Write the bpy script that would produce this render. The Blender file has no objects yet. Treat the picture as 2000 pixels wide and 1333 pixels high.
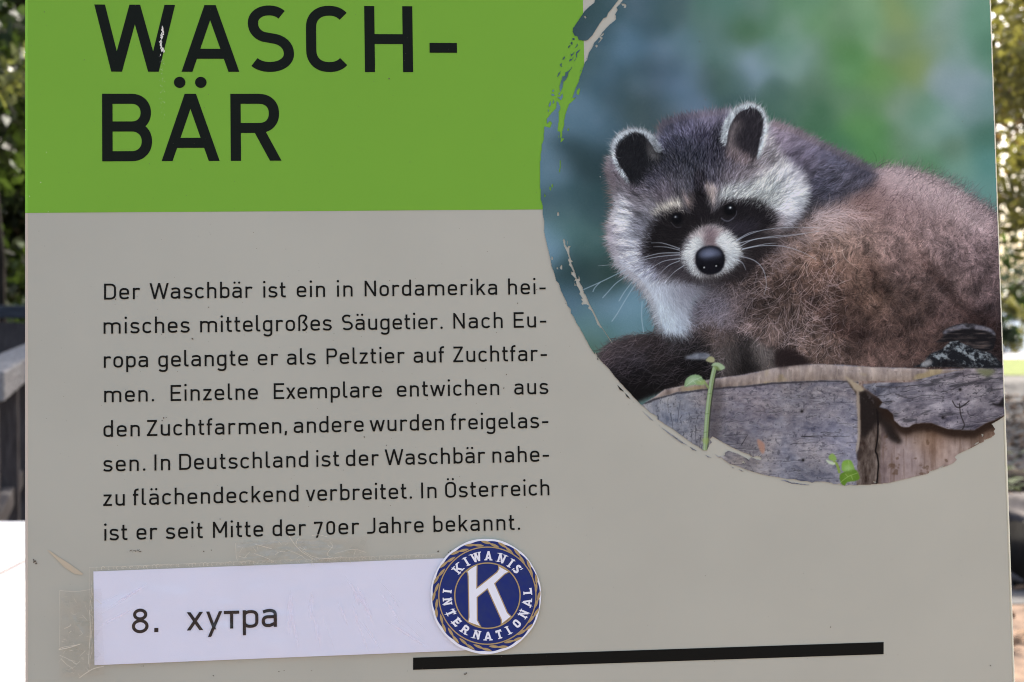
import bpy, bmesh, math, random
import numpy as np
from mathutils import Matrix, Vector

sc = bpy.context.scene
R = math.radians
# ---- camera ---------------------------------------------------------------------------------
F, CX, CY, DIST = 2300.0, 1000.0, 666.5, 0.8          # focal length and centre in photo pixels, metres to the sign
cam_d = bpy.data.cameras.new("camera"); cam = bpy.data.objects.new("camera", cam_d); sc.collection.objects.link(cam)
cam.location = (0, 0, 1.5); cam.rotation_euler = (R(90 - 1.42), 0, 0)
cam_d.sensor_width = 36; cam_d.lens = 36 * F / 2000; cam_d.clip_start = .02; cam_d.clip_end = 6000
cam_d.dof.use_dof = True; cam_d.dof.focus_distance = DIST; cam_d.dof.aperture_fstop = 10.5; cam_d.dof.aperture_blades = 7
sc.camera = cam
# ---- sky and sun (behind the sign, to the right: its face is in open shade) -----------------
SUN_EL, SUN_AZ = 46.0, 42.0                            # azimuth measured from +Y towards +X
w = bpy.data.worlds.new("World"); sc.world = w; w.use_nodes = True
nt = w.node_tree; nt.nodes.clear()
sky = nt.nodes.new("ShaderNodeTexSky"); sky.sky_type = 'NISHITA'; sky.sun_disc = False
sky.sun_elevation = R(SUN_EL); sky.sun_rotation = R(SUN_AZ); sky.air_density = 1.0; sky.dust_density = 6.0; sky.ozone_density = 1.0
bgn = nt.nodes.new("ShaderNodeBackground"); bgn.inputs["Strength"].default_value = 0.15
wo = nt.nodes.new("ShaderNodeOutputWorld")
nt.links.new(sky.outputs[0], bgn.inputs[0]); nt.links.new(bgn.outputs[0], wo.inputs[0])
sd = bpy.data.lights.new("sun", 'SUN'); so = bpy.data.objects.new("sun", sd); sc.collection.objects.link(so)
sd.energy = 4.0; sd.angle = R(.5); sd.color = (1, .94, .85)
sv = Vector((math.sin(R(SUN_AZ)) * math.cos(R(SUN_EL)), math.cos(R(SUN_AZ)) * math.cos(R(SUN_EL)), math.sin(R(SUN_EL))))
so.rotation_euler = sv.to_track_quat('Z', 'Y').to_euler(); so.location = sv * 50
vs = sc.view_settings; vs.view_transform = 'Standard'; vs.look = 'None'; vs.gamma = 1; vs.exposure = 1.69

sc.cycles.transparent_max_bounces = 64; sc.cycles.pixel_filter_type = 'BLACKMAN_HARRIS'; sc.cycles.filter_width = 1.05
# ---- helpers --------------------------------------------------------------------------------
def link(o, parent=None):
    sc.collection.objects.link(o)
    if parent: o.parent = parent
    return o
def mesh(name, verts, faces, mat, parent=None, smooth=False):
    me = bpy.data.meshes.new(name); me.from_pydata([tuple(v) for v in verts], [], faces); me.update()
    if mat: me.materials.append(mat)
    if smooth: me.polygons.foreach_set('use_smooth', [True] * len(me.polygons))
    return link(bpy.data.objects.new(name, me), parent)
def bmobj(name, bm, mat, parent=None, smooth=False):
    me = bpy.data.meshes.new(name); bm.to_mesh(me); bm.free()
    if mat: me.materials.append(mat)
    if smooth: me.polygons.foreach_set('use_smooth', [True] * len(me.polygons))
    return link(bpy.data.objects.new(name, me), parent)
def tag(o, label, cat, group=None, kind=None):
    o['label'] = label; o['category'] = cat
    if group: o['group'] = group
    if kind: o['kind'] = kind
    return o
def struct(o): o['kind'] = 'structure'; return o
def empty(name, loc=(0, 0, 0)):
    o = bpy.data.objects.new(name, None); o.location = loc; o.empty_display_size = .1; return link(o)
def lin(c):
    c = np.asarray(c, float) / 255.
    return np.where(c <= .04045, c / 12.92, ((c + .055) / 1.055) ** 2.4)
E_RGB = np.array([.738,.752,.90])                                 # light the sign's shaded face gives back per unit of colour
def ink(*rgb): return tuple(np.clip(lin(rgb) / E_RGB, .003, .92))
def mat(name, col, rough=.5, spec=.3, **k):
    m = bpy.data.materials.new(name); m.use_nodes = True; b = m.node_tree.nodes["Principled BSDF"]
    b.inputs["Base Color"].default_value = (*col[:3], 1); b.inputs["Roughness"].default_value = rough; b.inputs["Specular IOR Level"].default_value = spec
    for n, v in k.items(): b.inputs[n.replace('_', ' ')].default_value = v
    return m
def noisy(m, scale, amount, detail=4, stretch=(1, 1, 1), bump=0., col2=None, lo=.35, hi=.65):
    # procedural variation of the base colour and an optional bump, in object space
    t = m.node_tree; b = t.nodes["Principled BSDF"]; c = b.inputs["Base Color"].default_value[:]
    tc = t.nodes.new("ShaderNodeTexCoord"); mp = t.nodes.new("ShaderNodeMapping"); mp.inputs["Scale"].default_value = stretch
    n = t.nodes.new("ShaderNodeTexNoise"); n.inputs["Scale"].default_value = scale; n.inputs["Detail"].default_value = detail
    r = t.nodes.new("ShaderNodeValToRGB"); r.color_ramp.elements[0].position = lo; r.color_ramp.elements[1].position = hi
    c2 = col2 or tuple(x * (1 - amount) for x in c[:3])
    r.color_ramp.elements[0].color = (*c2[:3], 1); r.color_ramp.elements[1].color = c
    t.links.new(tc.outputs["Object"], mp.inputs[0]); t.links.new(mp.outputs[0], n.inputs["Vector"]); t.links.new(n.outputs["Fac"], r.inputs[0]); t.links.new(r.outputs[0], b.inputs["Base Color"])
    if bump:
        bp = t.nodes.new("ShaderNodeBump"); bp.inputs["Strength"].default_value = bump; bp.inputs["Distance"].default_value = .01
        t.links.new(n.outputs["Fac"], bp.inputs["Height"]); t.links.new(bp.outputs[0], b.inputs["Normal"])
    return m
def box(bm, x0, x1, y0, y1, z0, z1, bevel=0., rot=0., origin=(0, 0)):
    g = bmesh.ops.create_cube(bm, size=1)['verts']
    for v in g:
        v.co = Vector((x0 + (v.co.x + .5) * (x1 - x0), y0 + (v.co.y + .5) * (y1 - y0), z0 + (v.co.z + .5) * (z1 - z0)))
    if bevel:
        es = list({e for v in g for e in v.link_edges}); bmesh.ops.bevel(bm, geom=es, offset=bevel, segments=2, profile=.5, affect='EDGES')

# ---- the sign's plane: fitted to the photo's printed lines ----------------------------------
def sign_matrix():
    a, b, c = R(4.04595), R(-2.52121), R(.83589)
    Rs = Matrix.Rotation(a, 3, 'Y') @ Matrix.Rotation(b, 3, 'X') @ Matrix.Rotation(c, 3, 'Z')
    Rc = Matrix.Rotation(R(90 - 1.42), 3, 'X')
    return Rs, Rc
RS, RC = sign_matrix()
def plane(x, y):                                       # a print measurement in photo pixels to metres on the sign's face
    d = Vector(((x - CX) / F, -(y - CY) / F, -1)); n = RS.col[2]
    t = n.dot(Vector((0, 0, -DIST))) / n.dot(d)
    q = RS.transposed() @ (t * d - Vector((0, 0, -DIST)))
    return q.x, q.y - VB
VB = 0.0
ROOT_C = Vector((0, 0, 1.5)) + RC @ Vector((0, 0, -DIST))
MW = (RC @ RS)
VB = -(ROOT_C.z) / MW.col[1].z                         # down the face to the ground
ROOT = ROOT_C + MW.col[1] * VB
def place_root(o, u=0., v=0., z=0.):
    o.matrix_world = Matrix.Translation(ROOT + MW @ Vector((u, v, z))) @ MW.to_4x4()

# ---- the place behind: ground, path, grass strip, lake ---------------------------------------
def sheet(name, x0, x1, y0, y1, z, m, nx=1, ny=1, amp=0., seed_=0):
    r = np.random.default_rng(seed_); V = []; Fc = []
    for j in range(ny + 1):
        for i in range(nx + 1): V.append((x0 + (x1 - x0) * i / nx, y0 + (y1 - y0) * j / ny, z + amp * r.random()))
    for j in range(ny):
        for i in range(nx): k = j * (nx + 1) + i; Fc.append((k, k + 1, k + nx + 2, k + nx + 1))
    return struct(mesh(name, V, Fc, m))
soil = noisy(mat("leaf_litter", (.20, .135, .095), .9, .1), 6, .5, 8, bump=.6, col2=(.06, .042, .034)); sheet("ground", -1500, 1500, -1500, 1500, 0, soil)
pathm = noisy(mat("gravel_path", (.105, .102, .10), .9, .1), 14, .3, 8, bump=.3)
V = []; Fc = []
for i, y in enumerate(np.linspace(6, 27.5, 24)): cxp = 3.4 + .415 * (y - 6) * 1.0; V += [(cxp - 1.4 - .12 * y + .15 * math.sin(y), y, .004), (cxp + 2.2 + .1 * y, y, .004)]
for i in range(23): Fc.append((2 * i, 2 * i + 1, 2 * i + 3, 2 * i + 2))
struct(mesh("path", V, Fc, pathm))
sheet("lawn", -30, 70, 27.5, 37, .008, noisy(mat("lawn_grass", (.13, .15, .035), .9, .1), 5, .4, 6, col2=(.07, .10, .02)), 40, 10, .02)
lake = mat("lake_water", (.24, .28, .33), .5, 0.); noisy(lake, .5, .5, 4, stretch=(.3, 1, 1), bump=.4); sheet("lake", -900, 900, 44, 1400, .004, lake)
sheet("shore_path", -30, 70, 37.5, 43, .006, noisy(mat("pale_planks", (.30, .31, .34), .7, .2), 1.2, .5, 3, stretch=(2.5, .4, 1)))
# ---- trees ----------------------------------------------------------------------------------
def leaf_mat(name, c, tr, seedv):
    m = bpy.data.materials.new(name); m.use_nodes = True; t = m.node_tree; t.nodes.clear(); o = t.nodes.new("ShaderNodeOutputMaterial")
    d = t.nodes.new("ShaderNodeBsdfPrincipled"); d.inputs["Roughness"].default_value = .45; tl = t.nodes.new("ShaderNodeBsdfTranslucent"); mx = t.nodes.new("ShaderNodeMixShader"); mx.inputs[0].default_value = .42
    tc = t.nodes.new("ShaderNodeTexCoord"); n = t.nodes.new("ShaderNodeTexNoise"); n.inputs["Scale"].default_value = 3.0; n.inputs["Detail"].default_value = 5
    for tgt, a, b in ((d.inputs["Base Color"], tuple(x * .3 for x in c), c), (tl.inputs[0], tuple(x * .25 for x in tr), tr)):
        r = t.nodes.new("ShaderNodeValToRGB"); r.color_ramp.elements[0].position = .35; r.color_ramp.elements[1].position = .68; r.color_ramp.elements[0].color = (*a, 1); r.color_ramp.elements[1].color = (*b, 1)
        t.links.new(n.outputs["Fac"], r.inputs[0]); t.links.new(r.outputs[0], tgt)
    t.links.new(tc.outputs["Object"], n.inputs["Vector"]); t.links.new(d.outputs[0], mx.inputs[1]); t.links.new(tl.outputs[0], mx.inputs[2]); t.links.new(mx.outputs[0], o.inputs[0]); return m
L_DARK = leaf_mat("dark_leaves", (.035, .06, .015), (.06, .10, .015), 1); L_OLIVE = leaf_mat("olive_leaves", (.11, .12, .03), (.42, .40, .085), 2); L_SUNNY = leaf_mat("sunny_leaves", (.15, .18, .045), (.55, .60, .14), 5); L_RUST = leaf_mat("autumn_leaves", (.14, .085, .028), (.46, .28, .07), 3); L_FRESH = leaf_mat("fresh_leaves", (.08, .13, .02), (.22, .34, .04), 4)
FAR = None
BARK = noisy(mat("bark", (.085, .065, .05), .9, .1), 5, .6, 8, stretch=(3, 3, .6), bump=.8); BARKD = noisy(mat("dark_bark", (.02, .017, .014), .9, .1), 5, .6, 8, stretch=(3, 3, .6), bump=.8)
def tube(V, Fc, pts, rad, n=8):
    b = len(V); P = [Vector(p) for p in pts]
    for i, p in enumerate(P):
        d = (P[min(i + 1, len(P) - 1)] - P[max(i - 1, 0)]).normalized(); q = d.orthogonal().normalized(); s = d.cross(q)
        for k in range(n): a = 2 * math.pi * k / n; V.append(p + (q * math.cos(a) + s * math.sin(a)) * rad[i])
    for i in range(len(P) - 1):
        for k in range(n): Fc.append((b + i * n + k, b + i * n + (k + 1) % n, b + (i + 1) * n + (k + 1) % n, b + (i + 1) * n + k))
def leaves(cents, rads, count, size, seed_, squash=.75):
    r = np.random.default_rng(seed_); cents = np.array(cents); rads = np.array(rads); wts = rads ** 2; k = r.choice(len(cents), count, p=wts / wts.sum())
    d = r.normal(size=(count, 3)); d /= np.linalg.norm(d, axis=1)[:, None]; q = r.random(count) ** .45; P = cents[k] + d * (q * rads[k])[:, None] * np.array([1, 1, squash])
    a = r.normal(size=(count, 3)); a /= np.linalg.norm(a, axis=1)[:, None]; b = np.cross(a, r.normal(size=(count, 3))); b /= np.linalg.norm(b, axis=1)[:, None]
    s = size * (.6 + .8 * r.random(count))[:, None]; V = np.stack([P - a * s, P + b * s * .45, P + a * s, P - b * s * .45], 1).reshape(-1, 3)
    return V, np.arange(count * 4).reshape(-1, 4)
def big_mesh(name, V, Fq, m, parent):
    me = bpy.data.meshes.new(name); me.vertices.add(len(V)); me.vertices.foreach_set("co", np.asarray(V, np.float32).ravel()); me.loops.add(Fq.size); me.loops.foreach_set("vertex_index", Fq.ravel().astype(np.int32)); me.polygons.add(len(Fq)); me.polygons.foreach_set("loop_start", np.arange(0, Fq.size, 4, dtype=np.int32)); me.update(calc_edges=True); me.materials.append(m)
    return link(bpy.data.objects.new(name, me), parent)
def tree(name, label, x, y, h, tr, cb, cr_, lm, bk, seed_, n=9000, ls=.09, lumps=22, group=None, lean=0.):
    rr = random.Random(seed_); o = empty(name, (x, y, 0)); tag(o, label, "tree" if 'tree' in name else "shrub", group); V = []; Fc = []
    tp = [(lean * (i / 7) * h + rr.gauss(0, .03) * i, rr.gauss(0, .03) * i, h * .9 * i / 7 - .05) for i in range(8)]; tube(V, Fc, tp, [tr * (1.25 if i == 0 else 1 - .12 * i) for i in range(8)], 10)
    C_ = []; Rd = []
    for k in range(lumps):
        a = rr.uniform(0, 6.28); q = rr.random() ** .5 * cr_; z = rr.uniform(cb, h); f = 1 - abs((z - cb) / (h - cb) - .4) * .8; C_.append((lean * z + q * f * math.cos(a), q * f * math.sin(a), z)); Rd.append(cr_ * rr.uniform(.22, .45))
        if k < 12:
            zz = max(cb * .6, z - rr.uniform(.4, 1.6)); zz = min(zz, h * .8); b0 = (lean * zz, 0, zz); c = C_[-1]; md = tuple((b0[i] * .45 + c[i] * .55) + rr.gauss(0, .1) for i in range(3)); tube(V, Fc, [b0, md, c], [tr * .35, tr * .2, tr * .06], 6)
    mesh("trunk", V, Fc, bk, o, True); LV, LF = leaves(C_, Rd, n, ls, seed_); big_mesh("crown", LV, LF, lm, o); return o
DK = "dark trees of the forest on the left"
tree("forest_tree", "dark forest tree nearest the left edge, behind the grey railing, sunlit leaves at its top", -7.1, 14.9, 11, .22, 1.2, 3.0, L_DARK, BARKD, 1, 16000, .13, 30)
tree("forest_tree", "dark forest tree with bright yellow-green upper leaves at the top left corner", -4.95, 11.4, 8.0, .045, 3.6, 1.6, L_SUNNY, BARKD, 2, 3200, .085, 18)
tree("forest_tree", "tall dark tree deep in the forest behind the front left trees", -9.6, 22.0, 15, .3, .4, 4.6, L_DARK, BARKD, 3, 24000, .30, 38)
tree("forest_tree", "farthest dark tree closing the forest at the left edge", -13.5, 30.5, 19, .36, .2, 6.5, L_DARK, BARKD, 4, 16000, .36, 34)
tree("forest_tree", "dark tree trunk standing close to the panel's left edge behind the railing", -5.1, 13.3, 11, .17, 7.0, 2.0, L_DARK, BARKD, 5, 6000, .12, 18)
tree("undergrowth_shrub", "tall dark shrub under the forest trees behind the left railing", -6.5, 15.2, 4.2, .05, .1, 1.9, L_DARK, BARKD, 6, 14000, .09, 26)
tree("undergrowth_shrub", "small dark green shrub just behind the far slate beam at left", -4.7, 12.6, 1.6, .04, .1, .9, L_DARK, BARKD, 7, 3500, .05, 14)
tree("lakeside_tree", "backlit olive-leaved tree filling the right edge beside the raccoon photo", 7.6, 16.4, 8.6, .11, 2.8, 2.6, L_OLIVE, BARK, 11, 9000, .10, 28)
tree("lakeside_tree", "autumn tinted tree with rusty leaves behind the olive tree at right", 10.6, 22.5, 9.5, .16, 3.0, 3.0, L_RUST, BARK, 12, 7000, .11, 24)
tree("lakeside_tree", "dark slender leaning tree low over the lake at the right edge", 10.6, 26.2, 8, .10, 2.0, 2.8, L_DARK, BARK, 13, 2400, .13, 16, lean=.04)
tree("lakeside_tree", "bright green tree nearest the path at the upper right corner", 6.2, 12.6, 7.4, .09, 3.2, 1.9, L_OLIVE, BARK, 14, 4200, .07, 20)
tree("lakeside_tree", "tall unseen tree added behind the sign to shade the railing", 1.3, 12.2, 11.5, .2, 6.2, 2.9, L_DARK, BARK, 15, 17000, .17, 30)  # unseen tree, added to keep the sun off the railing
tree("lakeside_shrub", "pale green shrub at the water's edge beyond the grass strip at right", 18.3, 43.6, 1.9, .04, .2, 1.0, L_OLIVE, BARK, 21, 1600, .09, 14)
tree("lakeside_shrub", "dark rounded bush on the shore behind the grass strip at right", 17.0, 41.0, 1.3, .04, .2, .7, L_DARK, BARK, 22, 1200, .09, 12)
fv, ff = leaves([(x, 190 + 6 * math.sin(x), 5 + 3 * math.sin(x * .21) + 2 * math.sin(x * .53)) for x in range(-400, 400, 5)], [7.5] * 160, 70000, .8, 77, .8)
tag(big_mesh("far_shore_wood", fv, ff, L_DARK, None), "dark wood on the far shore of the lake, reading as one mass", "wood", kind="stuff")
# path edge: log, stone, sprig, litter
def log(name, label, x, y, ang, L_, r, bk, seed_):
    rr = random.Random(seed_); V = []; Fc = []; N = 14
    pts = [(math.cos(ang) * (i / N - .5) * L_, math.sin(ang) * (i / N - .5) * L_, r * .9 + rr.gauss(0, .01)) for i in range(N + 1)]
    tube(V, Fc, pts, [r * rr.uniform(.86, 1.1) for _ in pts], 14); o = mesh(name, V, Fc + [tuple(range(13, -1, -1)), tuple(range(N * 14, N * 14 + 14))], bk, None, True); o.location = (x, y, 0); return tag(o, label, "log")
log("fallen_log", "pale edged fallen log lying beside the path at the right edge", 4.35, 9.9, .25, 2.2, .10, BARK, 1)
log("fallen_log", "dark rotten log half buried in leaf litter at the lower right edge", 3.15, 6.9, .9, 1.3, .17, BARKD, 2)
def stone(label, x, y, r, seed_):
    bm = bmesh.new(); bmesh.ops.create_icosphere(bm, subdivisions=4, radius=r); rr = np.random.default_rng(seed_); ph = rr.uniform(0, 6, 6)
    for v in bm.verts: c = v.co / r; v.co *= 1 + .16 * math.sin(3 * c.x + ph[0]) + .12 * math.sin(4 * c.y + ph[1]) + .08 * math.sin(7 * c.z + 5 * c.x + ph[2]); v.co.z *= .6
    o = bmobj("stone", bm, noisy(mat("stone", (.10, .085, .08), .85, .2), 12, .5, 8, bump=.6), None, True); o.location = (x, y, r * .2); return tag(o, label, "stone")
stone("dark brown stone beside the path at the lower right edge", 3.42, 8.1, .26, 3); stone("small shaded stone near the bottom right corner", 2.75, 6.45, .14, 4)
def sprig(label, x, y, n, seed_):
    rr = random.Random(seed_); o = empty("leafy_sprig", (x, y, 0)); tag(o, label, "plant"); V = []; Fc = []; LV = []; LF = []
    for i in range(n):
        a = rr.uniform(0, 6.28); tip = (math.cos(a) * .26 * rr.random(), math.sin(a) * .26 * rr.random(), rr.uniform(.12, .42)); tube(V, Fc, [(0, 0, 0), (tip[0] * .4, tip[1] * .4, tip[2] * .6), tip], [.004, .003, .002], 5)
        d = Vector((math.cos(a), math.sin(a), .4)).normalized(); s = d.cross(Vector((0, 0, 1))).normalized(); p = Vector(tip); L_ = rr.uniform(.09, .17); b = len(LV)
        for q in np.linspace(0, 1, 6): wq = .32 * L_ * math.sin(math.pi * min(q, .98)) ** .8; c = p + d * (L_ * q) + Vector((0, 0, -.3 * L_ * q * q)); LV += [c + s * wq, c - s * wq]
        for k in range(5): LF.append((b + 2 * k, b + 2 * k + 1, b + 2 * k + 3, b + 2 * k + 2))
    mesh("stem", V, Fc, L_FRESH, o); mesh("foliage", LV, LF, L_FRESH, o); return o
sprig("small fresh green sprig sprouting beside the log at the right edge", 3.74, 9.15, 26, 5)
# fallen leaves on the ground: uncountable litter
r_ = np.random.default_rng(9); n_ = 9000; xs = r_.uniform(1.2, 9, n_); ys = r_.uniform(4.2, 22, n_); s_ = r_.uniform(.02, .05, n_); an = r_.uniform(0, 6.28, n_); ti = r_.normal(0, .35, (n_, 2))
dx = np.stack([np.cos(an) * s_, np.sin(an) * s_, ti[:, 0] * s_], 1); dy = np.stack([-np.sin(an) * s_ * .6, np.cos(an) * s_ * .6, ti[:, 1] * s_], 1); P = np.stack([xs, ys, np.full(n_, .018)], 1)
lt = big_mesh("fallen_leaves", np.stack([P - dx, P + dy, P + dx, P - dy], 1).reshape(-1, 3), np.arange(n_ * 4).reshape(-1, 4), noisy(mat("dry_leaves", (.20, .125, .075), .8, .1), 3, .6, 6, col2=(.08, .05, .034)), None); tag(lt, "brown fallen leaves scattered along the path's edge", "leaf litter", kind="stuff")
# ---- white table on the left ----------------------------------------------------------------
tb = empty("white_table", (-1.95, 3.05, 0)); tag(tb, "white garden table in full sun beside the sign's lower left edge", "table")
wp = noisy(mat("white_paint", (.82, .81, .79), .45, .3), 12, .05, 4); seam = mat("board_seam", (.16, .085, .04), .8, .1)
for i, (a, b) in enumerate(((-1.45, -.506), (-.494, .474), (.486, 1.25))):
    bm = bmesh.new(); box(bm, a, b, -1.15, 1.15, .715, .75, .004); bmobj("tabletop", bm, wp, tb)
for a in (-.5, .48): bm = bmesh.new(); box(bm, a - .0058, a + .0058, -1.149, 1.149, .712, .7488); bmobj("seam_strip", bm, seam, tb)
for a in (-1.3, 1.1):
    for b in (-1.0, 1.0): bm = bmesh.new(); box(bm, a - .03, a + .03, b - .03, b + .03, 0, .70, .004); bmobj("leg", bm, wp, tb)
# ---- weathered wooden railing ---------------------------------------------------------------
wood = noisy(mat("weathered_wood", (.15, .155, .165), .8, .2), 7, .45, 8, stretch=(1, 9, 9), bump=.5); wdk = noisy(mat("dark_wood", (.06, .055, .055), .85, .1), 7, .5, 8, stretch=(9, 9, 1), bump=.4); wbl = noisy(mat("slate_wood", (.03, .038, .05), .7, .2), 7, .4, 8, stretch=(1, 9, 9), bump=.4)
rl = empty("wooden_railing", (-2.95, 7.0, 0)); rl.rotation_euler = (0, 0, math.atan2(1.85, -.64)); tag(rl, "weathered grey wooden railing with dark posts behind the sign's left edge", "railing")
bm = bmesh.new(); box(bm, -2.2, 3.2, -.10, .10, 1.12, 1.25, .012); bmobj("top_rail", bm, wood, rl)
bm = bmesh.new(); box(bm, -2.2, 3.2, -.03, .03, .45, .55, .008); bmobj("lower_rail", bm, wdk, rl)
for a in (-1.9, -.62, .12, 1.3, 2.9): bm = bmesh.new(); box(bm, a - .05, a + .05, -.05, .05, -.02, 1.12, .006); bmobj("post", bm, wdk, rl)
r2 = empty("wooden_railing", (-5.0, 11.0, 0)); tag(r2, "dark slate coloured beam fence crossing in front of the forest at left", "railing")
bm = bmesh.new(); box(bm, -3.5, 2.2, -.05, .05, 1.44, 1.56, .01); bmobj("top_rail", bm, wbl, r2)
bm = bmesh.new(); box(bm, -3.5, 2.2, -.03, .03, .2, 1.40, .01); bmobj("board_panel", bm, wdk, r2)
for a in (-3.3, -1.6, .1, 1.8): bm = bmesh.new(); box(bm, a - .05, a + .05, .04, .14, -.02, 1.435, .006); bmobj("post", bm, wdk, r2)


# ---- the printed raccoon photograph, painted hair by hair into a colour grid ----------------
PX0, PY0, PW, PH = 1050, -286, 936, 1242          # picture grid origin and size in print units
def paint_picture():
    rg = np.random.default_rng(11)
    YY, XX = np.mgrid[0:PH, 0:PW].astype(np.float64)
    XX += PX0; YY += PY0
    fy = np.fft.fftfreq(PH + 120)[:, None]; fx = np.fft.rfftfreq(PW + 120)[None, :]
    def blur(a, s):
        if s <= 0: return a
        if a.ndim == 3: return np.stack([blur(a[..., k], s) for k in range(a.shape[2])], -1)
        p = np.pad(a, 60, mode='edge')
        r = np.fft.irfft2(np.fft.rfft2(p) * np.exp(-2 * (np.pi * s) ** 2 * (fx ** 2 + fy ** 2)), s=p.shape)
        return r[60:-60, 60:-60]
    def smooth(pts, n=6):
        P = np.array(pts, float); N = len(P); out = []
        for i in range(N):
            p0, p1, p2, p3 = P[i - 1], P[i], P[(i + 1) % N], P[(i + 2) % N]
            for t in np.arange(n) / n:
                out.append(.5 * (2 * p1 + (p2 - p0) * t + (2 * p0 - 5 * p1 + 4 * p2 - p3) * t * t + (3 * p1 - p0 - 3 * p2 + p3) * t ** 3))
        return np.array(out)
    def polym(pts, s=0, sm=True):
        P = smooth(pts) if sm else np.array(pts, float)
        m = np.zeros((PH, PW), bool)
        x0, x1 = P[:, 0].min(), P[:, 0].max(); y0, y1 = P[:, 1].min(), P[:, 1].max()
        i0 = max(int(x0 - PX0) - 1, 0); i1 = min(int(x1 - PX0) + 2, PW); j0 = max(int(y0 - PY0) - 1, 0); j1 = min(int(y1 - PY0) + 2, PH)
        if i1 <= i0 or j1 <= j0: return m.astype(float)
        X = XX[j0:j1, i0:i1]; Y = YY[j0:j1, i0:i1]; r = np.zeros(X.shape, bool)
        Q = np.roll(P, -1, 0)
        for (ax, ay), (bx, by) in zip(P, Q):
            if ay == by: continue
            r ^= ((ay > Y) != (by > Y)) & (X < (bx - ax) * (Y - ay) / (by - ay) + ax)
        m[j0:j1, i0:i1] = r
        return blur(m.astype(float), s) if s > 0 else m.astype(float)
    def noise(sx, sy=None, oct=4, seed=0, ang=0.0, gain=.5, warp=0, UV=None):
        r = np.random.default_rng(seed); sy = sy or sx; out = 0; amp = 1; tot = 0
        c, s_ = math.cos(ang), math.sin(ang)
        U = (XX * c + YY * s_); V = (-XX * s_ + YY * c)
        if UV: U, V = UV
        if warp: U = U + warp * WRP[0]; V = V + warp * WRP[1]
        for o in range(oct):
            G = r.random((256, 256)); u = U / sx * 2 ** o + 37.3 * o; v = V / sy * 2 ** o + 11.7 * o
            iu = np.floor(u).astype(int); iv = np.floor(v).astype(int); fu = u - iu; fv = v - iv
            fu = fu * fu * (3 - 2 * fu); fv = fv * fv * (3 - 2 * fv)
            g = lambda a, b: G[(iv + b) % 256, (iu + a) % 256]
            out = out + amp * ((g(0, 0) * (1 - fu) + g(1, 0) * fu) * (1 - fv) + (g(0, 1) * (1 - fu) + g(1, 1) * fu) * fv)
            tot += amp; amp *= gain
        return out / tot * 2 - 1
    WRP = None; WRP = (noise(48, oct=3, seed=91), noise(40, oct=3, seed=92))
    def mix(img, m, c):
        return img * (1 - m[..., None]) + np.asarray(c, float) * m[..., None]
    def field(pts, s):                                 # smooth colours through measured points, worked out on every third cell
        k = 3; X = XX[::k, ::k]; Y = YY[::k, ::k]; W = np.zeros(X.shape) + 1e-12; C = np.zeros(X.shape + (3,))
        for p in pts:
            x, y, c = p[0], p[1], p[2]; ss = p[3] if len(p) > 3 else s; d2 = (X - x) ** 2 + (Y - y) ** 2
            w = np.exp(-d2 / (2 * ss * ss)) + 1e-4 / (1 + d2 / 2500)
            W += w; C += w[..., None] * np.array(c, float)
        C /= W[..., None]; fi = np.arange(PH) / k; fj = np.arange(PW) / k; i0 = np.minimum(fi.astype(int), X.shape[0] - 2); j0 = np.minimum(fj.astype(int), X.shape[1] - 2)
        a = (fi - i0)[:, None, None]; b = (fj - j0)[None, :, None]; r = C[i0] * (1 - a) + C[i0 + 1] * a
        return r[:, j0] * (1 - b) + r[:, j0 + 1] * b
    def strokes(img, x, y, ang, length, curv, col, alpha=.8, wave=0, soft=0., batches=6, body=.25):
        N = len(x); order = rg.permutation(N)
        for b in np.array_split(order, batches):
            if len(b) == 0: continue
            M = int(np.max(length[b])) + 1
            t = (np.arange(M)[None, :] + .5) / length[b][:, None]
            a = ang[b][:, None] + curv[b][:, None] * t + (wave * np.sin(t * 7 + b[:, None]) if wave else 0)
            X = x[b][:, None] + np.cumsum(np.cos(a), 1); Y = y[b][:, None] + np.cumsum(np.sin(a), 1)
            w = np.where(t < 1, np.minimum(1, t * 4 + body) * np.clip(1 - t, 0, 1) ** .6, 0) * alpha
            u = X - PX0; v = Y - PY0; ok = (w > .01) & (u > 0) & (v > 0) & (u < PW - 2) & (v < PH - 2)
            u = u[ok]; v = v[ok]; w = w[ok]; ci = np.broadcast_to(b[:, None], ok.shape)[ok]
            iu = u.astype(int); iv = v.astype(int); fu = u - iu; fv = v - iv
            if len(iv) == 0: continue
            r0, r1, c0, c1 = iv.min(), iv.max() + 2, iu.min(), iu.max() + 2; h_, w_ = r1 - r0, c1 - c0
            idx = np.concatenate([(iv + dv - r0) * w_ + iu + du - c0 for du, dv in ((0, 0), (1, 0), (0, 1), (1, 1))]); q = np.concatenate([(1 - fu) * (1 - fv) * w, fu * (1 - fv) * w, (1 - fu) * fv * w, fu * fv * w]); cc = np.tile(ci, 4)
            Wt = np.bincount(idx, q, h_ * w_).reshape(h_, w_); C = np.stack([np.bincount(idx, q * col[cc, k], h_ * w_) for k in range(3)], -1).reshape(h_, w_, 3)
            al = (1 - np.exp(-Wt * 1.3))[..., None]; V = img[r0:r1, c0:c1]
            img[r0:r1, c0:c1] = V * (1 - al) + C / np.maximum(Wt, 1e-6)[..., None] * al
        return img
    def seed(m, n):
        p = np.clip(m, 0, 1).ravel(); c = np.cumsum(p); i = np.searchsorted(c, rg.random(n) * c[-1]); i = np.minimum(i, PH * PW - 1)
        return XX.ravel()[i] + rg.random(n) - .5, YY.ravel()[i] + rg.random(n) - .5
    def pick(img, x, y):
        return img[np.clip((y - PY0).astype(int), 0, PH - 1), np.clip((x - PX0).astype(int), 0, PW - 1)]
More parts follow.
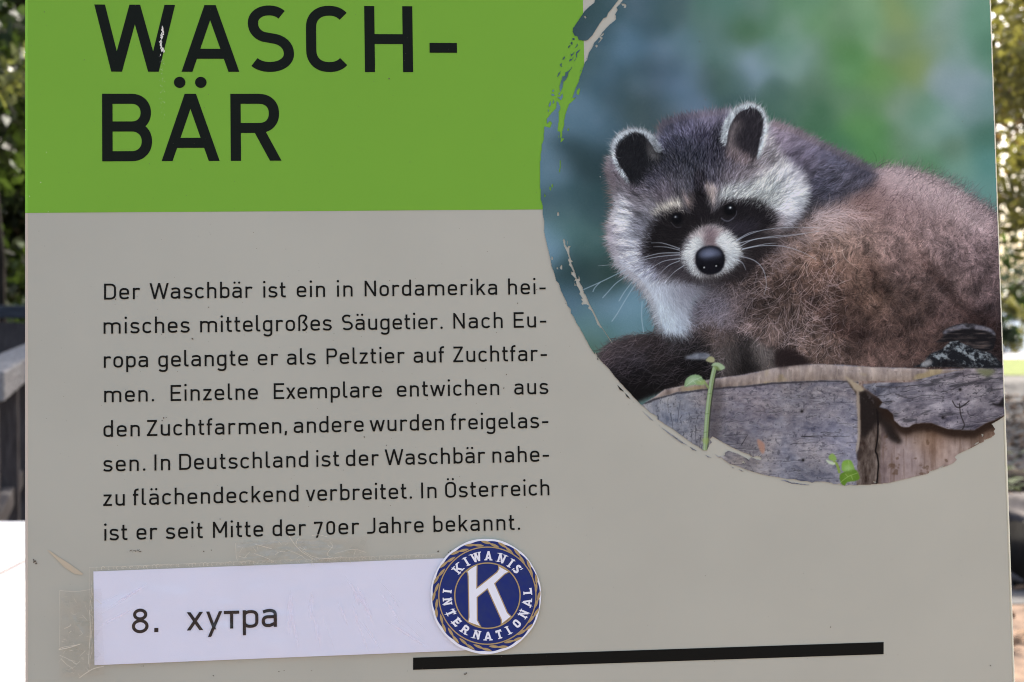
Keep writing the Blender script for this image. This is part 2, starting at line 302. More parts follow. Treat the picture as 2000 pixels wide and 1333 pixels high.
    def line(img, pts, col, w, alpha, taper=True, n=120):
        P = np.array(pts, float); k = len(P)
        # smooth curve through the points
        t = np.linspace(0, k - 1, n); i = np.minimum(t.astype(int), k - 2); f = (t - i)[:, None]
        g = lambda j: P[np.clip(j, 0, k - 1)]
        p0, p1, p2, p3 = g(i - 1), g(i), g(i + 1), g(i + 2)
        Q = .5 * (2 * p1 + (p2 - p0) * f + (2 * p0 - 5 * p1 + 4 * p2 - p3) * f ** 2 + (3 * p1 - p0 - 3 * p2 + p3) * f ** 3)
        m = np.zeros((PH, PW))
        for a, b, tt in zip(Q[:-1], Q[1:], np.linspace(0, 1, n - 1)):
            ww = w * ((1 - .75 * tt) if taper else 1)
            r = ww + 3
            i0 = int(max(min(a[0], b[0]) - r - PX0, 0)); i1 = int(min(max(a[0], b[0]) + r - PX0 + 1, PW)); j0 = int(max(min(a[1], b[1]) - r - PY0, 0)); j1 = int(min(max(a[1], b[1]) + r - PY0 + 1, PH))
            if i1 <= i0 or j1 <= j0: continue
            X = XX[j0:j1, i0:i1]; Y = YY[j0:j1, i0:i1]; d = b - a; L2 = d @ d + 1e-9
            s = np.clip(((X - a[0]) * d[0] + (Y - a[1]) * d[1]) / L2, 0, 1)
            D = np.hypot(X - a[0] - s * d[0], Y - a[1] - s * d[1])
            m[j0:j1, i0:i1] = np.maximum(m[j0:j1, i0:i1], np.clip(ww / 2 + .6 - D, 0, 1))
        return mix(img, m * alpha, col)
    Hd = lambda pts: [(1150 + a / 3.3333, 180 + b / 3.3333) for a, b in pts]     # three measuring frames
    Wd = lambda pts: [(1130 + a / 3.332, 560 + b / 3.332) for a, b in pts]
    Kn = lambda pts: [(1560 + a / 3.702, 600 + b / 3.702) for a, b in pts]
    Sp = lambda pts: [(1620 + a / 5.556, 800 + b / 5.556) for a, b in pts]
    #@BG
    bg = [(1120, 40, (54, 74, 84)), (1160, 25, (52, 76, 82)), (1200, 20, (66, 92, 104)), (1250, 20, (76, 100, 120)), (1210, 75, (92, 122, 152)), (1245, 95, (86, 118, 150)),
          (1300, 30, (72, 98, 104)), (1340, 95, (86, 120, 136)), (1385, 40, (80, 118, 110)), (1420, 15, (84, 132, 120)), (1455, 60, (66, 112, 76)), (1500, 30, (82, 134, 98)),
          (1560, 20, (98, 150, 112)), (1545, 90, (104, 152, 130)), (1600, 60, (94, 150, 96)), (1645, 95, (82, 142, 74)), (1700, 50, (114, 164, 116)), (1760, 40, (124, 154, 84)),
          (1800, 15, (112, 160, 122)), (1850, 30, (126, 160, 150)), (1905, 40, (92, 150, 122)), (1930, 100, (78, 136, 108)), (1870, 110, (116, 156, 146)),
          (1180, 150, (70, 100, 128)), (1150, 130, (66, 92, 100)), (1230, 190, (58, 78, 84), 36), (1290, 150, (82, 100, 128)), (1330, 170, (88, 114, 148)), (1400, 150, (66, 100, 92)),
          (1466, 132, (124, 154, 180), 26), (1400, 90, (78, 118, 112)), (1560, 125, (112, 150, 148)), (1650, 140, (88, 150, 86)), (1720, 160, (104, 158, 84)), (1785, 125, (122, 152, 82), 30), (1850, 160, (126, 156, 168)),
          (1885, 165, (128, 156, 170)), (1930, 200, (104, 146, 148)), (1105, 225, (94, 124, 152)), (1150, 230, (90, 120, 148)), (1200, 250, (68, 92, 112)), (1290, 210, (58, 76, 84)), (1350, 215, (90, 116, 146)), (1325, 190, (92, 120, 150)),
          (1440, 215, (56, 90, 92)), (1500, 235, (60, 104, 88)), (1600, 220, (66, 116, 84)), (1680, 240, (86, 150, 80)), (1720, 290, (76, 142, 76)), (1800, 225, (96, 148, 120)),
          (1850, 245, (112, 156, 150)), (1920, 262, (66, 118, 100)), (1935, 320, (82, 144, 140)), (1080, 325, (94, 124, 150)), (1125, 300, (46, 64, 70)), (1170, 310, (48, 66, 74)), (1160, 250, (84, 114, 142), 30),
          (1640, 295, (70, 128, 88)), (1700, 320, (74, 142, 74)), (1800, 320, (80, 138, 92)), (1870, 330, (98, 150, 132)), (1915, 380, (88, 144, 138)), (1100, 400, (68, 94, 108)), (1150, 400, (54, 78, 86)),
          (1108, 440, (78, 114, 116)), (1072, 480, (104, 140, 170), 26), (1150, 480, (68, 100, 102)), (1130, 535, (44, 64, 68), 30), (1180, 545, (52, 70, 68)), (1110, 590, (86, 116, 144)), (1180, 600, (92, 126, 152)),
          (1225, 610, (100, 140, 168)), (1150, 640, (84, 122, 128)), (1160, 690, (70, 98, 78)), (1235, 645, (86, 124, 138)), (1190, 660, (84, 122, 128))]
    bg += [(1300, -60, (74, 98, 110)), (1400, -90, (92, 128, 124)), (1500, -60, (78, 124, 100)), (1600, -120, (96, 146, 104)), (1700, -80, (118, 156, 112)), (1820, -120, (104, 148, 124)), (1900, -60, (112, 152, 140)), (1660, -220, (90, 132, 104)), (1480, -180, (84, 112, 112)), (1480, 20, (96, 132, 128), 20), (1610, 130, (100, 142, 112), 22), (1640, 60, (108, 150, 112), 22), (1750, 90, (112, 146, 112), 22), (1820, 80, (118, 152, 130), 24), (1590, 170, (84, 124, 98), 22), (1640, 200, (96, 140, 104), 20), (1690, 200, (96, 142, 98), 20), (1760, 200, (116, 148, 124), 24), (1800, 270, (122, 160, 148), 24), (1840, 150, (134, 160, 172), 18), (1760, 280, (92, 134, 100), 20), (1860, 290, (84, 124, 96), 18), (1895, 220, (120, 152, 160), 18),
           (1270, 60, (64, 88, 104), 20), (1300, 100, (92, 120, 146), 20), (1262, 130, (64, 84, 98), 18), (1310, 130, (70, 92, 112), 18), (1350, 150, (100, 128, 154), 18), (1375, 160, (74, 98, 108), 16), (1420, 110, (90, 130, 128), 18), (1440, 160, (66, 104, 100), 18), (1500, 110, (98, 138, 134), 18), (1510, 180, (66, 106, 96), 18), (1550, 200, (74, 116, 98), 18), (1540, 50, (112, 150, 132), 16), (1590, 90, (116, 150, 140), 18), (1180, 70, (60, 84, 100), 18), (1250, 160, (92, 116, 140), 18), (1200, 190, (66, 90, 108), 18), (1240, 230, (72, 88, 94), 18), (1310, 230, (72, 90, 100), 18)]
    img = field(bg, 25)
    img = img + noise(46, oct=2, seed=3)[..., None] * np.array([8, 6, 8])
    g_ = img.mean(2, keepdims=True); img = (g_ + (img - g_) * .74) * 1.0 + np.array([-1, 0, 1]); img[..., 0] -= 5 * np.clip((1420 - XX) / 120, 0, 1); img[..., 1] += 0 * np.clip((1420 - XX) / 120, 0, 1)
    # ---------------- low-frequency colour of the animal
    body_m = polym([(1480, 262), (1540, 256), (1580, 273), (1620, 293), (1660, 312), (1702, 334), (1740, 332), (1790, 342), (1840, 362), (1885, 388), (1925, 412), (1960, 440), (2010, 500), (2010, 740), (1300, 765), (1330, 640), (1400, 500)], 2.5)
    saddle = polym([(1480, 255), (1540, 256), (1580, 273), (1660, 312), (1708, 334), (1696, 368), (1640, 396), (1590, 412), (1555, 445), (1520, 470), (1500, 420)], 7)
    bodyc = [(1740, 348, (186, 172, 178)), (1800, 362, (184, 170, 174)), (1860, 390, (182, 168, 172)), (1910, 420, (172, 158, 162)), (1940, 470, (134, 118, 122)), (1700, 390, (138, 116, 114)), (1660, 415, (132, 108, 102)),
             (1620, 408, (158, 148, 152)), (1580, 425, (150, 140, 140)), (1760, 420, (146, 126, 126)), (1840, 450, (140, 122, 122)), (1900, 500, (120, 104, 106)), (1750, 480, (132, 112, 108)), (1690, 460, (142, 122, 114)), (1640, 450, (142, 122, 108)), (1600, 465, (124, 98, 82)),
             (1560, 480, (112, 88, 72)), (1520, 500, (92, 72, 62)), (1680, 520, (112, 90, 78)), (1780, 530, (106, 88, 84)), (1860, 560, (106, 90, 88)), (1940, 560, (96, 82, 84)), (1600, 540, (92, 70, 58)), (1530, 550, (94, 72, 60)), (1470, 540, (76, 62, 56)),
             (1700, 580, (98, 78, 66)), (1640, 600, (96, 74, 64)), (1780, 600, (84, 68, 62)), (1860, 620, (76, 60, 58)), (1930, 640, (52, 42, 44)), (1560, 610, (100, 80, 70)), (1480, 600, (98, 80, 72)), (1430, 560, (62, 54, 52)), (1420, 620, (84, 76, 78)), (1390, 600, (86, 84, 92)),
             (1520, 660, (106, 88, 80)), (1600, 670, (104, 86, 76)), (1680, 650, (86, 68, 62)), (1760, 660, (86, 68, 62)), (1840, 670, (84, 67, 62)), (1960, 690, (34, 28, 30)), (1720, 700, (94, 76, 70)), (1800, 700, (88, 70, 65)), (1640, 700, (96, 78, 70)), (1560, 700, (92, 74, 64)), (1480, 680, (104, 90, 86))]
    base = field(bodyc, 26)
    g_ = base.mean(2, keepdims=True); base = (g_ + (base - g_) * (.60 + .16 * np.clip((XX - 1560) / 120, 0, 1))[..., None]) * np.array([.975, .935, .955]); base = base * (1 - .12 * np.clip((YY - 470) / 120, 0, 1))[..., None]
    crease = noise(22, 46, 4, 21, .9); base *= (1 + .42 * np.clip(crease * 1.3, -1, .7) * np.clip((YY - 430) / 90, 0, 1))[..., None]
    base = mix(base, saddle, field([(1520, 290, (132, 124, 140)), (1560, 300, (108, 104, 120)), (1610, 315, (88, 88, 106)), (1670, 335, (82, 82, 96)), (1690, 350, (64, 64, 76)), (1560, 350, (70, 70, 84)), (1600, 365, (46, 48, 60)), (1640, 370, (56, 56, 66)), (1580, 400, (44, 44, 50)), (1540, 430, (46, 44, 48)), (1530, 330, (78, 76, 92)), (1555, 320, (84, 80, 96)), (1640, 330, (70, 72, 86)), (1510, 450, (60, 56, 58))], 20))
    for pts in ([(1800, 500), (1822, 520), (1850, 552), (1882, 600), (1870, 602), (1835, 560), (1805, 525)], [(1550, 560), (1580, 575), (1650, 640), (1600, 620)], [(1690, 505), (1720, 560), (1735, 580), (1700, 560)], [(1880, 620), (1910, 610), (1960, 640), (1960, 700), (1935, 680)], [(1600, 640), (1660, 632), (1700, 650), (1660, 664)]):
        base = mix(base, polym(pts, 6) * .55, (44, 32, 30))
    chest = polym([(1205, 512), (1240, 540), (1268, 575), (1282, 615), (1296, 650), (1330, 662), (1345, 630), (1352, 590), (1385, 560), (1400, 540), (1300, 500), (1230, 480)], 5)
    base = mix(base, polym([(1290, 520), (1400, 520), (1420, 560), (1420, 640), (1330, 660), (1280, 600)], 6), field([(1340, 560, (100, 100, 112)), (1390, 600, (84, 82, 92)), (1400, 640, (90, 84, 88)), (1400, 550, (56, 52, 54))], 22))
    base = mix(base, chest, field([(1230, 530, (176, 184, 202)), (1270, 570, (184, 196, 214)), (1300, 620, (182, 198, 216)), (1325, 650, (170, 184, 204)), (1340, 600, (140, 146, 162)), (1340, 560, (130, 134, 150)), (1370, 548, (88, 86, 94)), (1300, 540, (160, 168, 186))], 20))
    tail = polym([(1168, 706), (1180, 682), (1205, 663), (1250, 655), (1300, 650), (1345, 655), (1400, 642), (1460, 655), (1500, 680), (1560, 690), (1580, 712), (1520, 718), (1400, 740), (1330, 752), (1280, 772), (1230, 785), (1180, 730)], 4)
    base = mix(base, tail, field([(1185, 690, (108, 88, 100)), (1205, 672, (88, 76, 84)), (1220, 690, (78, 68, 80)), (1250, 668, (74, 62, 68)), (1210, 718, (52, 46, 56)), (1250, 700, (54, 50, 62)), (1290, 690, (50, 42, 46)), (1300, 722, (36, 32, 35)), (1240, 738, (22, 19, 21)), (1215, 735, (28, 24, 28)), (1280, 750, (22, 20, 21)), (1260, 770, (22, 19, 20)), (1330, 735, (26, 23, 25)),
          (1330, 670, (58, 54, 60)), (1365, 690, (40, 38, 42)), (1360, 720, (20, 18, 20)), (1400, 665, (86, 70, 68)), (1420, 690, (92, 84, 86)), (1440, 690, (40, 36, 38)), (1460, 710, (24, 21, 22)), (1490, 690, (110, 102, 104)), (1505, 705, (100, 92, 92)), (1530, 700, (38, 30, 30)), (1550, 705, (36, 28, 28)), (1575, 700, (74, 60, 56))], 15))
    g_ = base.mean(2, keepdims=True); base = base + tail[..., None] * ((g_ + (base - g_) * .6) * np.where(XX < 1390, .70, .88)[..., None] - base)
    head_m = polym([(1190, 314), (1202, 292), (1232, 264), (1285, 270), (1296, 246), (1340, 232), (1380, 226), (1424, 220), (1468, 212), (1495, 240), (1505, 280), (1535, 318), (1566, 346), (1572, 392), (1550, 430), (1524, 452), (1480, 500), (1440, 540), (1390, 545), (1340, 545), (1280, 545), (1222, 514), (1197, 486), (1191, 452), (1197, 428), (1206, 400), (1200, 372), (1190, 345)], 2.5)
    headc = [(1195, 330, (108, 104, 116)), (1190, 350, (118, 112, 124)), (1205, 375, (138, 136, 148)), (1212, 400, (188, 194, 211)), (1220, 430, (196, 203, 219)), (1200, 450, (166, 164, 180)), (1205, 480, (168, 168, 184)), (1230, 465, (184, 191, 210)), (1238, 502, (176, 183, 202)), (1225, 505, (168, 172, 190)), (1265, 525, (142, 148, 168)), (1252, 440, (128, 132, 148)), (1256, 415, (120, 120, 132)),
             (1235, 360, (86, 82, 92)), (1250, 388, (104, 102, 112)), (1280, 350, (62, 62, 72)), (1300, 378, (92, 88, 98)), (1330, 362, (72, 72, 80)), (1350, 340, (54, 56, 64)), (1310, 320, (44, 46, 55)), (1330, 290, (48, 50, 62)), (1300, 262, (84, 86, 106)), (1340, 246, (96, 96, 120)), (1380, 238, (102, 100, 120)), (1415, 232, (104, 102, 122)), (1375, 270, (62, 62, 78)), (1360, 305, (40, 42, 52)), (1395, 310, (48, 48, 58)), (1345, 325, (46, 48, 56)), (1320, 340, (58, 58, 66)), (1400, 335, (60, 60, 70)), (1405, 280, (46, 46, 54)), (1430, 320, (78, 76, 86)), (1420, 345, (96, 92, 100)), (1455, 320, (90, 84, 88)), (1460, 345, (128, 124, 132)),
             (1480, 330, (130, 126, 132)), (1500, 320, (152, 150, 158)), (1512, 348, (188, 194, 204)), (1540, 360, (200, 208, 220)), (1550, 390, (200, 208, 222)), (1530, 400, (196, 205, 217)), (1555, 345, (160, 160, 174)), (1525, 425, (148, 148, 160)), (1548, 418, (160, 162, 176)), (1500, 370, (174, 184, 190)), (1480, 365, (168, 176, 180)), (1510, 440, (92, 86, 90)), (1480, 460, (44, 40, 42)), (1460, 490, (34, 31, 33)), (1450, 515, (44, 40, 42)), (1400, 540, (58, 54, 58)), (1340, 525, (78, 74, 80)), (1300, 510, (76, 72, 80)), (1320, 535, (110, 112, 122)), (1275, 500, (84, 84, 96))]
    base = mix(base, head_m, field(headc, 13))
    D = lambda pts, s, c, k=1.: mix(base, polym(Hd(pts), s) * k, c)
    base = D([(690, 540), (740, 520), (765, 600), (770, 690), (700, 700), (690, 620)], 3, (38, 36, 42), .9)
    base = D([(800, 250), (870, 220), (880, 330), (900, 400), (850, 420), (810, 350)], 4, (38, 38, 46), .8)
    base = D([(600, 500), (480, 380), (560, 420)], 5, (44, 46, 52), .6)
    base = D([(420, 815), (440, 765), (520, 728), (590, 706), (622, 762), (560, 785), (480, 800)], 3, (178, 176, 172))
    base = D([(610, 660), (650, 700), (685, 660), (688, 705), (668, 780), (634, 735)], 2.5, (140, 128, 128), .85)
    base = D([(748, 625), (785, 610), (830, 640), (815, 700), (808, 775), (780, 700)], 2.5, (164, 154, 154))
    base = D([(850, 650), (920, 612), (1050, 604), (1180, 640), (1250, 720), (1190, 770), (1100, 715), (980, 712), (880, 728), (840, 740)], 5, (176, 184, 190), .9)
    base = D([(590, 775), (520, 790), (440, 830), (390, 920), (360, 1030), (390, 1075), (480, 1062), (590, 1048), (615, 985), (690, 915), (760, 875), (760, 810), (700, 770), (690, 680), (665, 775)], 3.2, (25, 23, 25))
    base = D([(690, 660), (750, 650), (800, 775), (850, 735), (900, 718), (1060, 715), (1150, 765), (1205, 830), (1170, 885), (1090, 920), (1000, 960), (950, 965), (900, 900), (830, 868), (740, 880), (690, 800)], 3.2, (27, 25, 28))
    base = D([(360, 1040), (480, 1060), (600, 1060), (645, 1140), (730, 1205), (640, 1215), (540, 1180), (450, 1130), (390, 1090)], 5, (40, 37, 42), .85)
    base = D([(300, 860), (370, 800), (420, 830), (370, 930), (345, 1040), (310, 1000)], 7, (112, 114, 128), .55)
    base = D([(860, 860), (1000, 850), (1100, 860), (1000, 940), (930, 930)], 7, (46, 44, 54), .8)
    base = D([(650, 950), (735, 885), (790, 870), (850, 885), (920, 930), (860, 985), (720, 985)], 4, (186, 180, 186)); base = D([(745, 905), (790, 885), (830, 905), (822, 1000), (765, 1000)], 4, (116, 103, 112), .9)
    base = D([(745, 960), (800, 950), (830, 990), (760, 995)], 4, (110, 98, 104), .7)
    base = D([(606, 1075), (628, 1010), (668, 960), (715, 945), (740, 1000), (700, 1050), (690, 1110), (720, 1170), (800, 1198), (700, 1190), (638, 1125)], 3, (208, 216, 224))
    base = D([(820, 975), (855, 925), (900, 915), (950, 955), (988, 1030), (976, 1080), (945, 1135), (870, 1182), (790, 1195), (870, 1120), (880, 1060), (845, 1005)], 3, (206, 214, 222))
    base = D([(890, 1050), (960, 1040), (985, 1080), (930, 1140), (880, 1165)], 6, (150, 160, 172), .5); base = D([(600, 1075), (640, 1060), (680, 1110), (720, 1180), (650, 1150)], 6, (156, 166, 176), .45); base = D([(705, 1000), (725, 950), (745, 1000), (700, 1050)], 4, (150, 156, 164), .6)
    base = D([(930, 1150), (1000, 1090), (1080, 1020), (1200, 960), (1250, 1000), (1120, 1110), (1040, 1180), (900, 1240), (760, 1250), (640, 1220), (780, 1205)], 6, (34, 30, 32), .85)
    earL = polym(Hd([(178, 400), (195, 335), (255, 283), (320, 268), (375, 300), (420, 350), (470, 400), (520, 420), (450, 480), (400, 520), (345, 600), (280, 600), (225, 520), (188, 460)]), 2)
    rimL = polym(Hd([(255, 600), (165, 470), (145, 380), (160, 310), (220, 255), (300, 238), (390, 262), (450, 320), (478, 385), (440, 400), (395, 330), (330, 272), (255, 283), (195, 335), (178, 400), (200, 470), (265, 570)]), 1.6)
    base = mix(base, earL, (26, 27, 31)); rimL = blur((rimL > .72).astype(float), 1.0); base = mix(base, rimL, (180, 192, 206))
    base = mix(base, polym(Hd([(380, 330), (440, 390), (470, 440), (400, 430)]), 3) * .7, (92, 92, 96))
    earR = polym(Hd([(890, 330), (905, 230), (950, 150), (1010, 115), (1080, 108), (1125, 150), (1135, 230), (1118, 320), (1080, 440), (1000, 420), (920, 410)]), 2)
    rimR = polym(Hd([(862, 330), (862, 250), (900, 160), (970, 95), (1060, 72), (1130, 110), (1165, 200), (1150, 300), (1120, 400), (1085, 450), (1105, 330), (1128, 230), (1118, 150), (1075, 115), (1010, 122), (950, 170), (912, 250), (895, 350)]), 1.6)
    rimR = blur((rimR > .72).astype(float), 1.0); base = mix(base, earR, (40, 38, 44)); base = mix(base, polym(Hd([(890, 330), (915, 240), (960, 180), (1000, 200), (950, 300), (980, 400), (920, 410)]), 5) * .8, (104, 98, 102)); base = mix(base, rimR, (186, 198, 210))
    base = mix(base, polym(Hd([(890, 390), (960, 360), (1060, 420), (1100, 440), (1000, 480), (900, 450)]), 5) * .7, (104, 94, 98))
    anim = np.clip(np.maximum.reduce([body_m, head_m, tail, chest, rimL, rimR, earL, earR]), 0, 1)
    base += (noise(7, 7, 2, 5) * 5)[..., None]
    an_ = np.arctan2(YY - 478, XX - 1378) * 190; ra_ = np.hypot(XX - 1378, YY - 478)
    hs = noise(7, 34, 4, 101, UV=(an_ + 6 * noise(30, oct=2, seed=104), ra_), gain=.6); hl = np.clip((base.mean(2) - 45) / 60, 0, 1) * head_m * np.clip((ra_ - 60) / 30, 0, 1)
    base *= (1 + .62 * np.clip(hs, -.6, .6) * hl)[..., None]
    ss = noise(20, 5, 4, 102, -.55, .6, 10); base *= (1 + .75 * np.clip(ss, -.6, .6) * saddle * (1 - head_m))[..., None]
    bs = noise(16, 5.5, 4, 103, .9, .62, 26) + .6 * noise(5, 14, 4, 105, .3, .6, 22); base *= (1 + .5 * np.clip(bs, -.7, .7) * (1 - saddle) * body_m * (1 - head_m) * (1 - tail) * np.clip((YY - 380) / 80, .25, 1))[..., None]
    img = mix(img, blur(anim, 1.2), base * np.array([.96, .96, .96]))
    # ---------------- fur
    def fur(m, n, angf, L, curv, jit, alpha, ash, wave=0, soft=0., tint=(0, 0, 0), batches=8, pure=False, body=.25):
        nonlocal img
        n = int(n); x, y = seed(m, n); a = angf(x, y) + rg.normal(0, ash, n)
        c = pick(base, x, y); c = c * (1 + rg.normal(0, jit, n))[:, None] + np.array(tint)
        ln = L * (.5 + rg.random(n)); ln = np.maximum(ln, 3)
        img = strokes(img, x, y, a, ln, rg.normal(0, curv, n), np.clip(c, 8, 232), alpha, wave, soft, batches, body)
    headang = lambda x, y: np.arctan2(y - 478, x - 1378) + .25 * np.sin(x * .05 + y * .03)
    bodyang = lambda x, y: np.where(y < 470, -1.1 + .5 * np.sin(x * .02), 0.6 + 2.2 * np.sin(x * .031 + 1.3 * np.sin(y * .027)) + 1.3 * np.sin(y * .045))
    bm = body_m * (1 - head_m) * (1 - tail) * (1 - chest)
    sad = bm * saddle; brown = bm * (1 - saddle)
    up = np.clip((470 - YY) / 80, 0, 1); low = 1 - up
    sideang = lambda x, y: -.9 + .35 * np.sin(x * .03)
    fur(sad, 9000, lambda x, y: -.55 + .3 * np.sin(x * .04), 17, .5, .24, .5, .3)
    edge = polym([(1490, 268), (1540, 266), (1620, 300), (1700, 338), (1760, 340), (1850, 370), (1945, 432), (1945, 452), (1850, 395), (1760, 358), (1700, 360), (1600, 320), (1500, 300)], 3)
    fur(sad, 1500, lambda x, y: -.55 + .3 * np.sin(x * .04), 14, .5, .12, .45, .35, tint=(30, 28, 34), batches=3)
    fur(edge, 2200, lambda x, y: -.75 + 0 * x, 18, .6, .16, .3, .45, tint=(0, 0, 4))
    fur(brown * up, 12000, sideang, 15, .7, .12, .45, .5)
    dk = brown * up * np.clip((YY - 340) / 60, 0, 1); fur(dk, 420, sideang, 14, .8, .1, .5, .5, tint=(-58, -56, -52), batches=2)
    fur(brown * low, 17000, bodyang, 11, 1.0, .24, .5, .5)
    fur(brown * low, 2600, bodyang, 15, 1.3, .15, .4, .6, tint=(36, 35, 39), batches=5)
    fur(brown * low, 900, bodyang, 14, 1.2, .15, .4, .8, wave=.4, tint=(-30, -28, -26), batches=3)
    rgt = brown * low * np.clip((XX - 1640) / 120, 0, 1); fur(rgt, 9000, lambda x, y: -.8 + .9 * np.sin(x * .037 + y * .051) + .5 * np.sin(y * .09), 9, .9, .2, .5, .6)
    lft = brown * polym([(1380, 560), (1480, 500), (1620, 470), (1650, 560), (1620, 710), (1440, 690), (1400, 640)], 14)
    fur(lft, 620, lambda x, y: 2.3 + .8 * np.sin(x * .04 + y * .03), 34, 1.3, .12, .5, .5, tint=(88, 85, 94), batches=4)
    fl = brown * polym([(1500, 470), (1540, 420), (1620, 405), (1690, 420), (1640, 450), (1560, 480), (1500, 520)], 8)
    fur(fl, 700, lambda x, y: .15 + .3 * np.sin(x * .05), 30, .8, .1, .5, .35, tint=(46, 46, 52), batches=3)
    chd = polym([(1375, 590), (1420, 560), (1470, 570), (1440, 640), (1390, 660), (1350, 640)], 8)
    fur(chd, 900, lambda x, y: 2.6 + 0 * x, 28, .8, .2, .45, .5, tint=(30, 30, 36), batches=3)
    fur(tail * (YY < 770), 7000, lambda x, y: np.where(x < 1330, np.pi - .35 + (y - 700) * .004, np.where(x < 1400, -2.0, 1.2)), 20, .8, .25, .5, .35)
    fur(tail * (XX < 1420) * (YY < 752), 500, lambda x, y: np.pi - .3 + (y - 700) * .004, 26, .9, .15, .42, .4, tint=(46, 42, 48), batches=2)
    fur(chest, 700, lambda x, y: 1.35 + (1300 - x) * .012, 20, .5, .1, .4, .3, tint=(-40, -36, -30), batches=2)
    fur(chest, 6000, lambda x, y: 1.35 + (1300 - x) * .012, 17, .5, .1, .45, .3)
    che = polym([(1215, 520), (1250, 555), (1270, 590), (1282, 640), (1292, 640), (1284, 590), (1262, 545), (1235, 520)], 3)
    fur(che, 700, lambda x, y: 2.2 - (y - 520) * .004, 18, .5, .06, .4, .25, batches=3)
    hm = head_m * (1 - np.clip(earL + rimL + earR + rimR, 0, 1))
    nose_dist = np.hypot(XX - 1385, YY - 490)
    fur(hm * (nose_dist > 70), 26000, headang, 14, .45, .24, .5, .24, batches=10)
    fur(hm * (nose_dist <= 85), 6000, headang, 9, .4, .13, .45, .25)
    msk = blur((base.mean(2) < 60).astype(float), 1) * head_m; mb_ = blur(msk, 4); fur(msk * (mb_ < .85), 2200, headang, 15, .4, .2, .5, .3, batches=5)
    fur(hm * (msk < .3) * (mb_ > .08), 900, lambda x, y: headang(x, y) + np.pi, 11, .4, .1, .45, .35, batches=3)
    fur(hm * (YY < 380) * (XX > 1240), 2600, headang, 13, .4, .15, .5, .25, tint=(44, 44, 54), batches=4)
    fur(hm * (YY < 390) * (XX > 1230), 2600, headang, 12, .4, .15, .5, .25, tint=(-34, -34, -34), batches=4)
    rimh = np.clip(rimL + rimR, 0, 1)
    earang = lambda x, y: np.where(x < 1330, np.arctan2(y - 312, x - 1240), np.arctan2(y - 260, x - 1460))
    fur(rimh, 2600, earang, 6, .3, .09, .35, .35, batches=4)
    fur(np.clip(earL + earR, 0, 1) * (1 - rimh), 1600, lambda x, y: np.where(x < 1330, 1.9, 1.75) + 0 * y, 12, .4, .3, .4, .3, batches=4)
    out = polym([(1188, 320), (1194, 372), (1198, 400), (1188, 450), (1194, 488), (1220, 516), (1206, 488), (1200, 450), (1210, 400), (1204, 330)], 3)
    fur(out, 500, lambda x, y: np.pi - .15 + (y - 400) * .003, 16, .5, .08, .45, .25, tint=(6, 2, 2), batches=4)
    outr = polym([(1540, 330), (1566, 348), (1572, 392), (1552, 430), (1530, 450), (1540, 400), (1550, 370)], 3)
    fur(outr, 600, lambda x, y: (y - 380) * .012 - .1, 15, .5, .06, .45, .25, batches=4)
    top = polym([(1290, 250), (1340, 235), (1380, 228), (1425, 222), (1425, 236), (1380, 244), (1340, 250), (1295, 266)], 3)
    fur(top, 700, lambda x, y: -1.75 + (x - 1360) * .004, 15, .4, .12, .4, .25, batches=3)
    ears_ = blur(np.clip(rimL + rimR + earL + earR, 0, 1), 3); ab = blur((anim > .5).astype(float), 3.5); gy, gx = np.gradient(blur(anim, 8)); inner = blur(base * anim[..., None], 7) / np.maximum(blur(anim, 7), .02)[..., None]
    band = ((ab > .25) & (ab < .8) & (YY < 700)).astype(float) * (1 - .85 * (tail > .3)) * (1 - .8 * (ears_ > .1))
    for n, L0, al, tn in ((3600, 11, .36, 0), (1300, 19, .36, 14), (600, 16, .34, -22)):
        x, y = seed(band, n); jx = np.clip((x - PX0).astype(int), 0, PW - 1); jy = np.clip((y - PY0).astype(int), 0, PH - 1)
        oa = np.arctan2(-gy[jy, jx], -gx[jy, jx]); ha = np.where(x < 1575, headang(x, y), -.75); a = np.arctan2(np.sin(oa) + 1.3 * np.sin(ha), np.cos(oa) + 1.3 * np.cos(ha)) + rg.normal(0, .22, n)
        c = inner[jy, jx] * (1 + rg.normal(0, .12, n))[:, None] + tn; img = strokes(img, x - 3 * np.cos(a), y - 3 * np.sin(a), a, L0 * (.45 + .8 * rg.random(n)), rg.normal(0, .5, n), np.clip(c, 10, 215), al, batches=4)
    hump = polym([(1700, 325), (1750, 322), (1850, 352), (1940, 412), (1940, 440), (1850, 376), (1750, 342)], 4)
    fur(hump, 900, lambda x, y: -.7 + .2 * np.sin(x), 22, .9, .2, .28, .5, tint=(-70, -62, -62), batches=3)
    sh = img + (img - blur(img, 1.6)) * .4
    img = sh
    # ---------------- face details
    E = lambda cx, cy, rx, ry, s, c, k=1., rot=0.: mix(img, blur((((((XX - cx) * math.cos(rot) + (YY - cy) * math.sin(rot)) / rx) ** 2 + ((-(XX - cx) * math.sin(rot) + (YY - cy) * math.cos(rot)) / ry) ** 2) < 1).astype(float), s) * k, c)
    (ex, ey), (lx, ly) = Hd([(915, 768), (572, 828)])
    img = E(ex, ey, 15, 14, 2, (20, 18, 20), .9); img = E(lx, ly, 14, 12, 2, (18, 17, 19), .9)
    img = line(img, Hd([(862, 822), (885, 838), (912, 840), (940, 822)]), (98, 100, 116), 2.2, .6, False); img = line(img, Hd([(940, 822), (958, 800), (962, 775)]), (84, 86, 100), 1.5, .5, False)
    img = line(img, Hd([(870, 742), (905, 728), (950, 742)]), (70, 66, 70), 1.6, .5, False)
    img = line(img, Hd([(535, 850), (565, 880), (600, 880)]), (80, 80, 90), 1.6, .4, False)
    img = E(ex + 1, ey - .5, 11.5, 11, 1, (9, 9, 11)); img = E(lx, ly - 1, 10, 10, 1, (9, 9, 11))
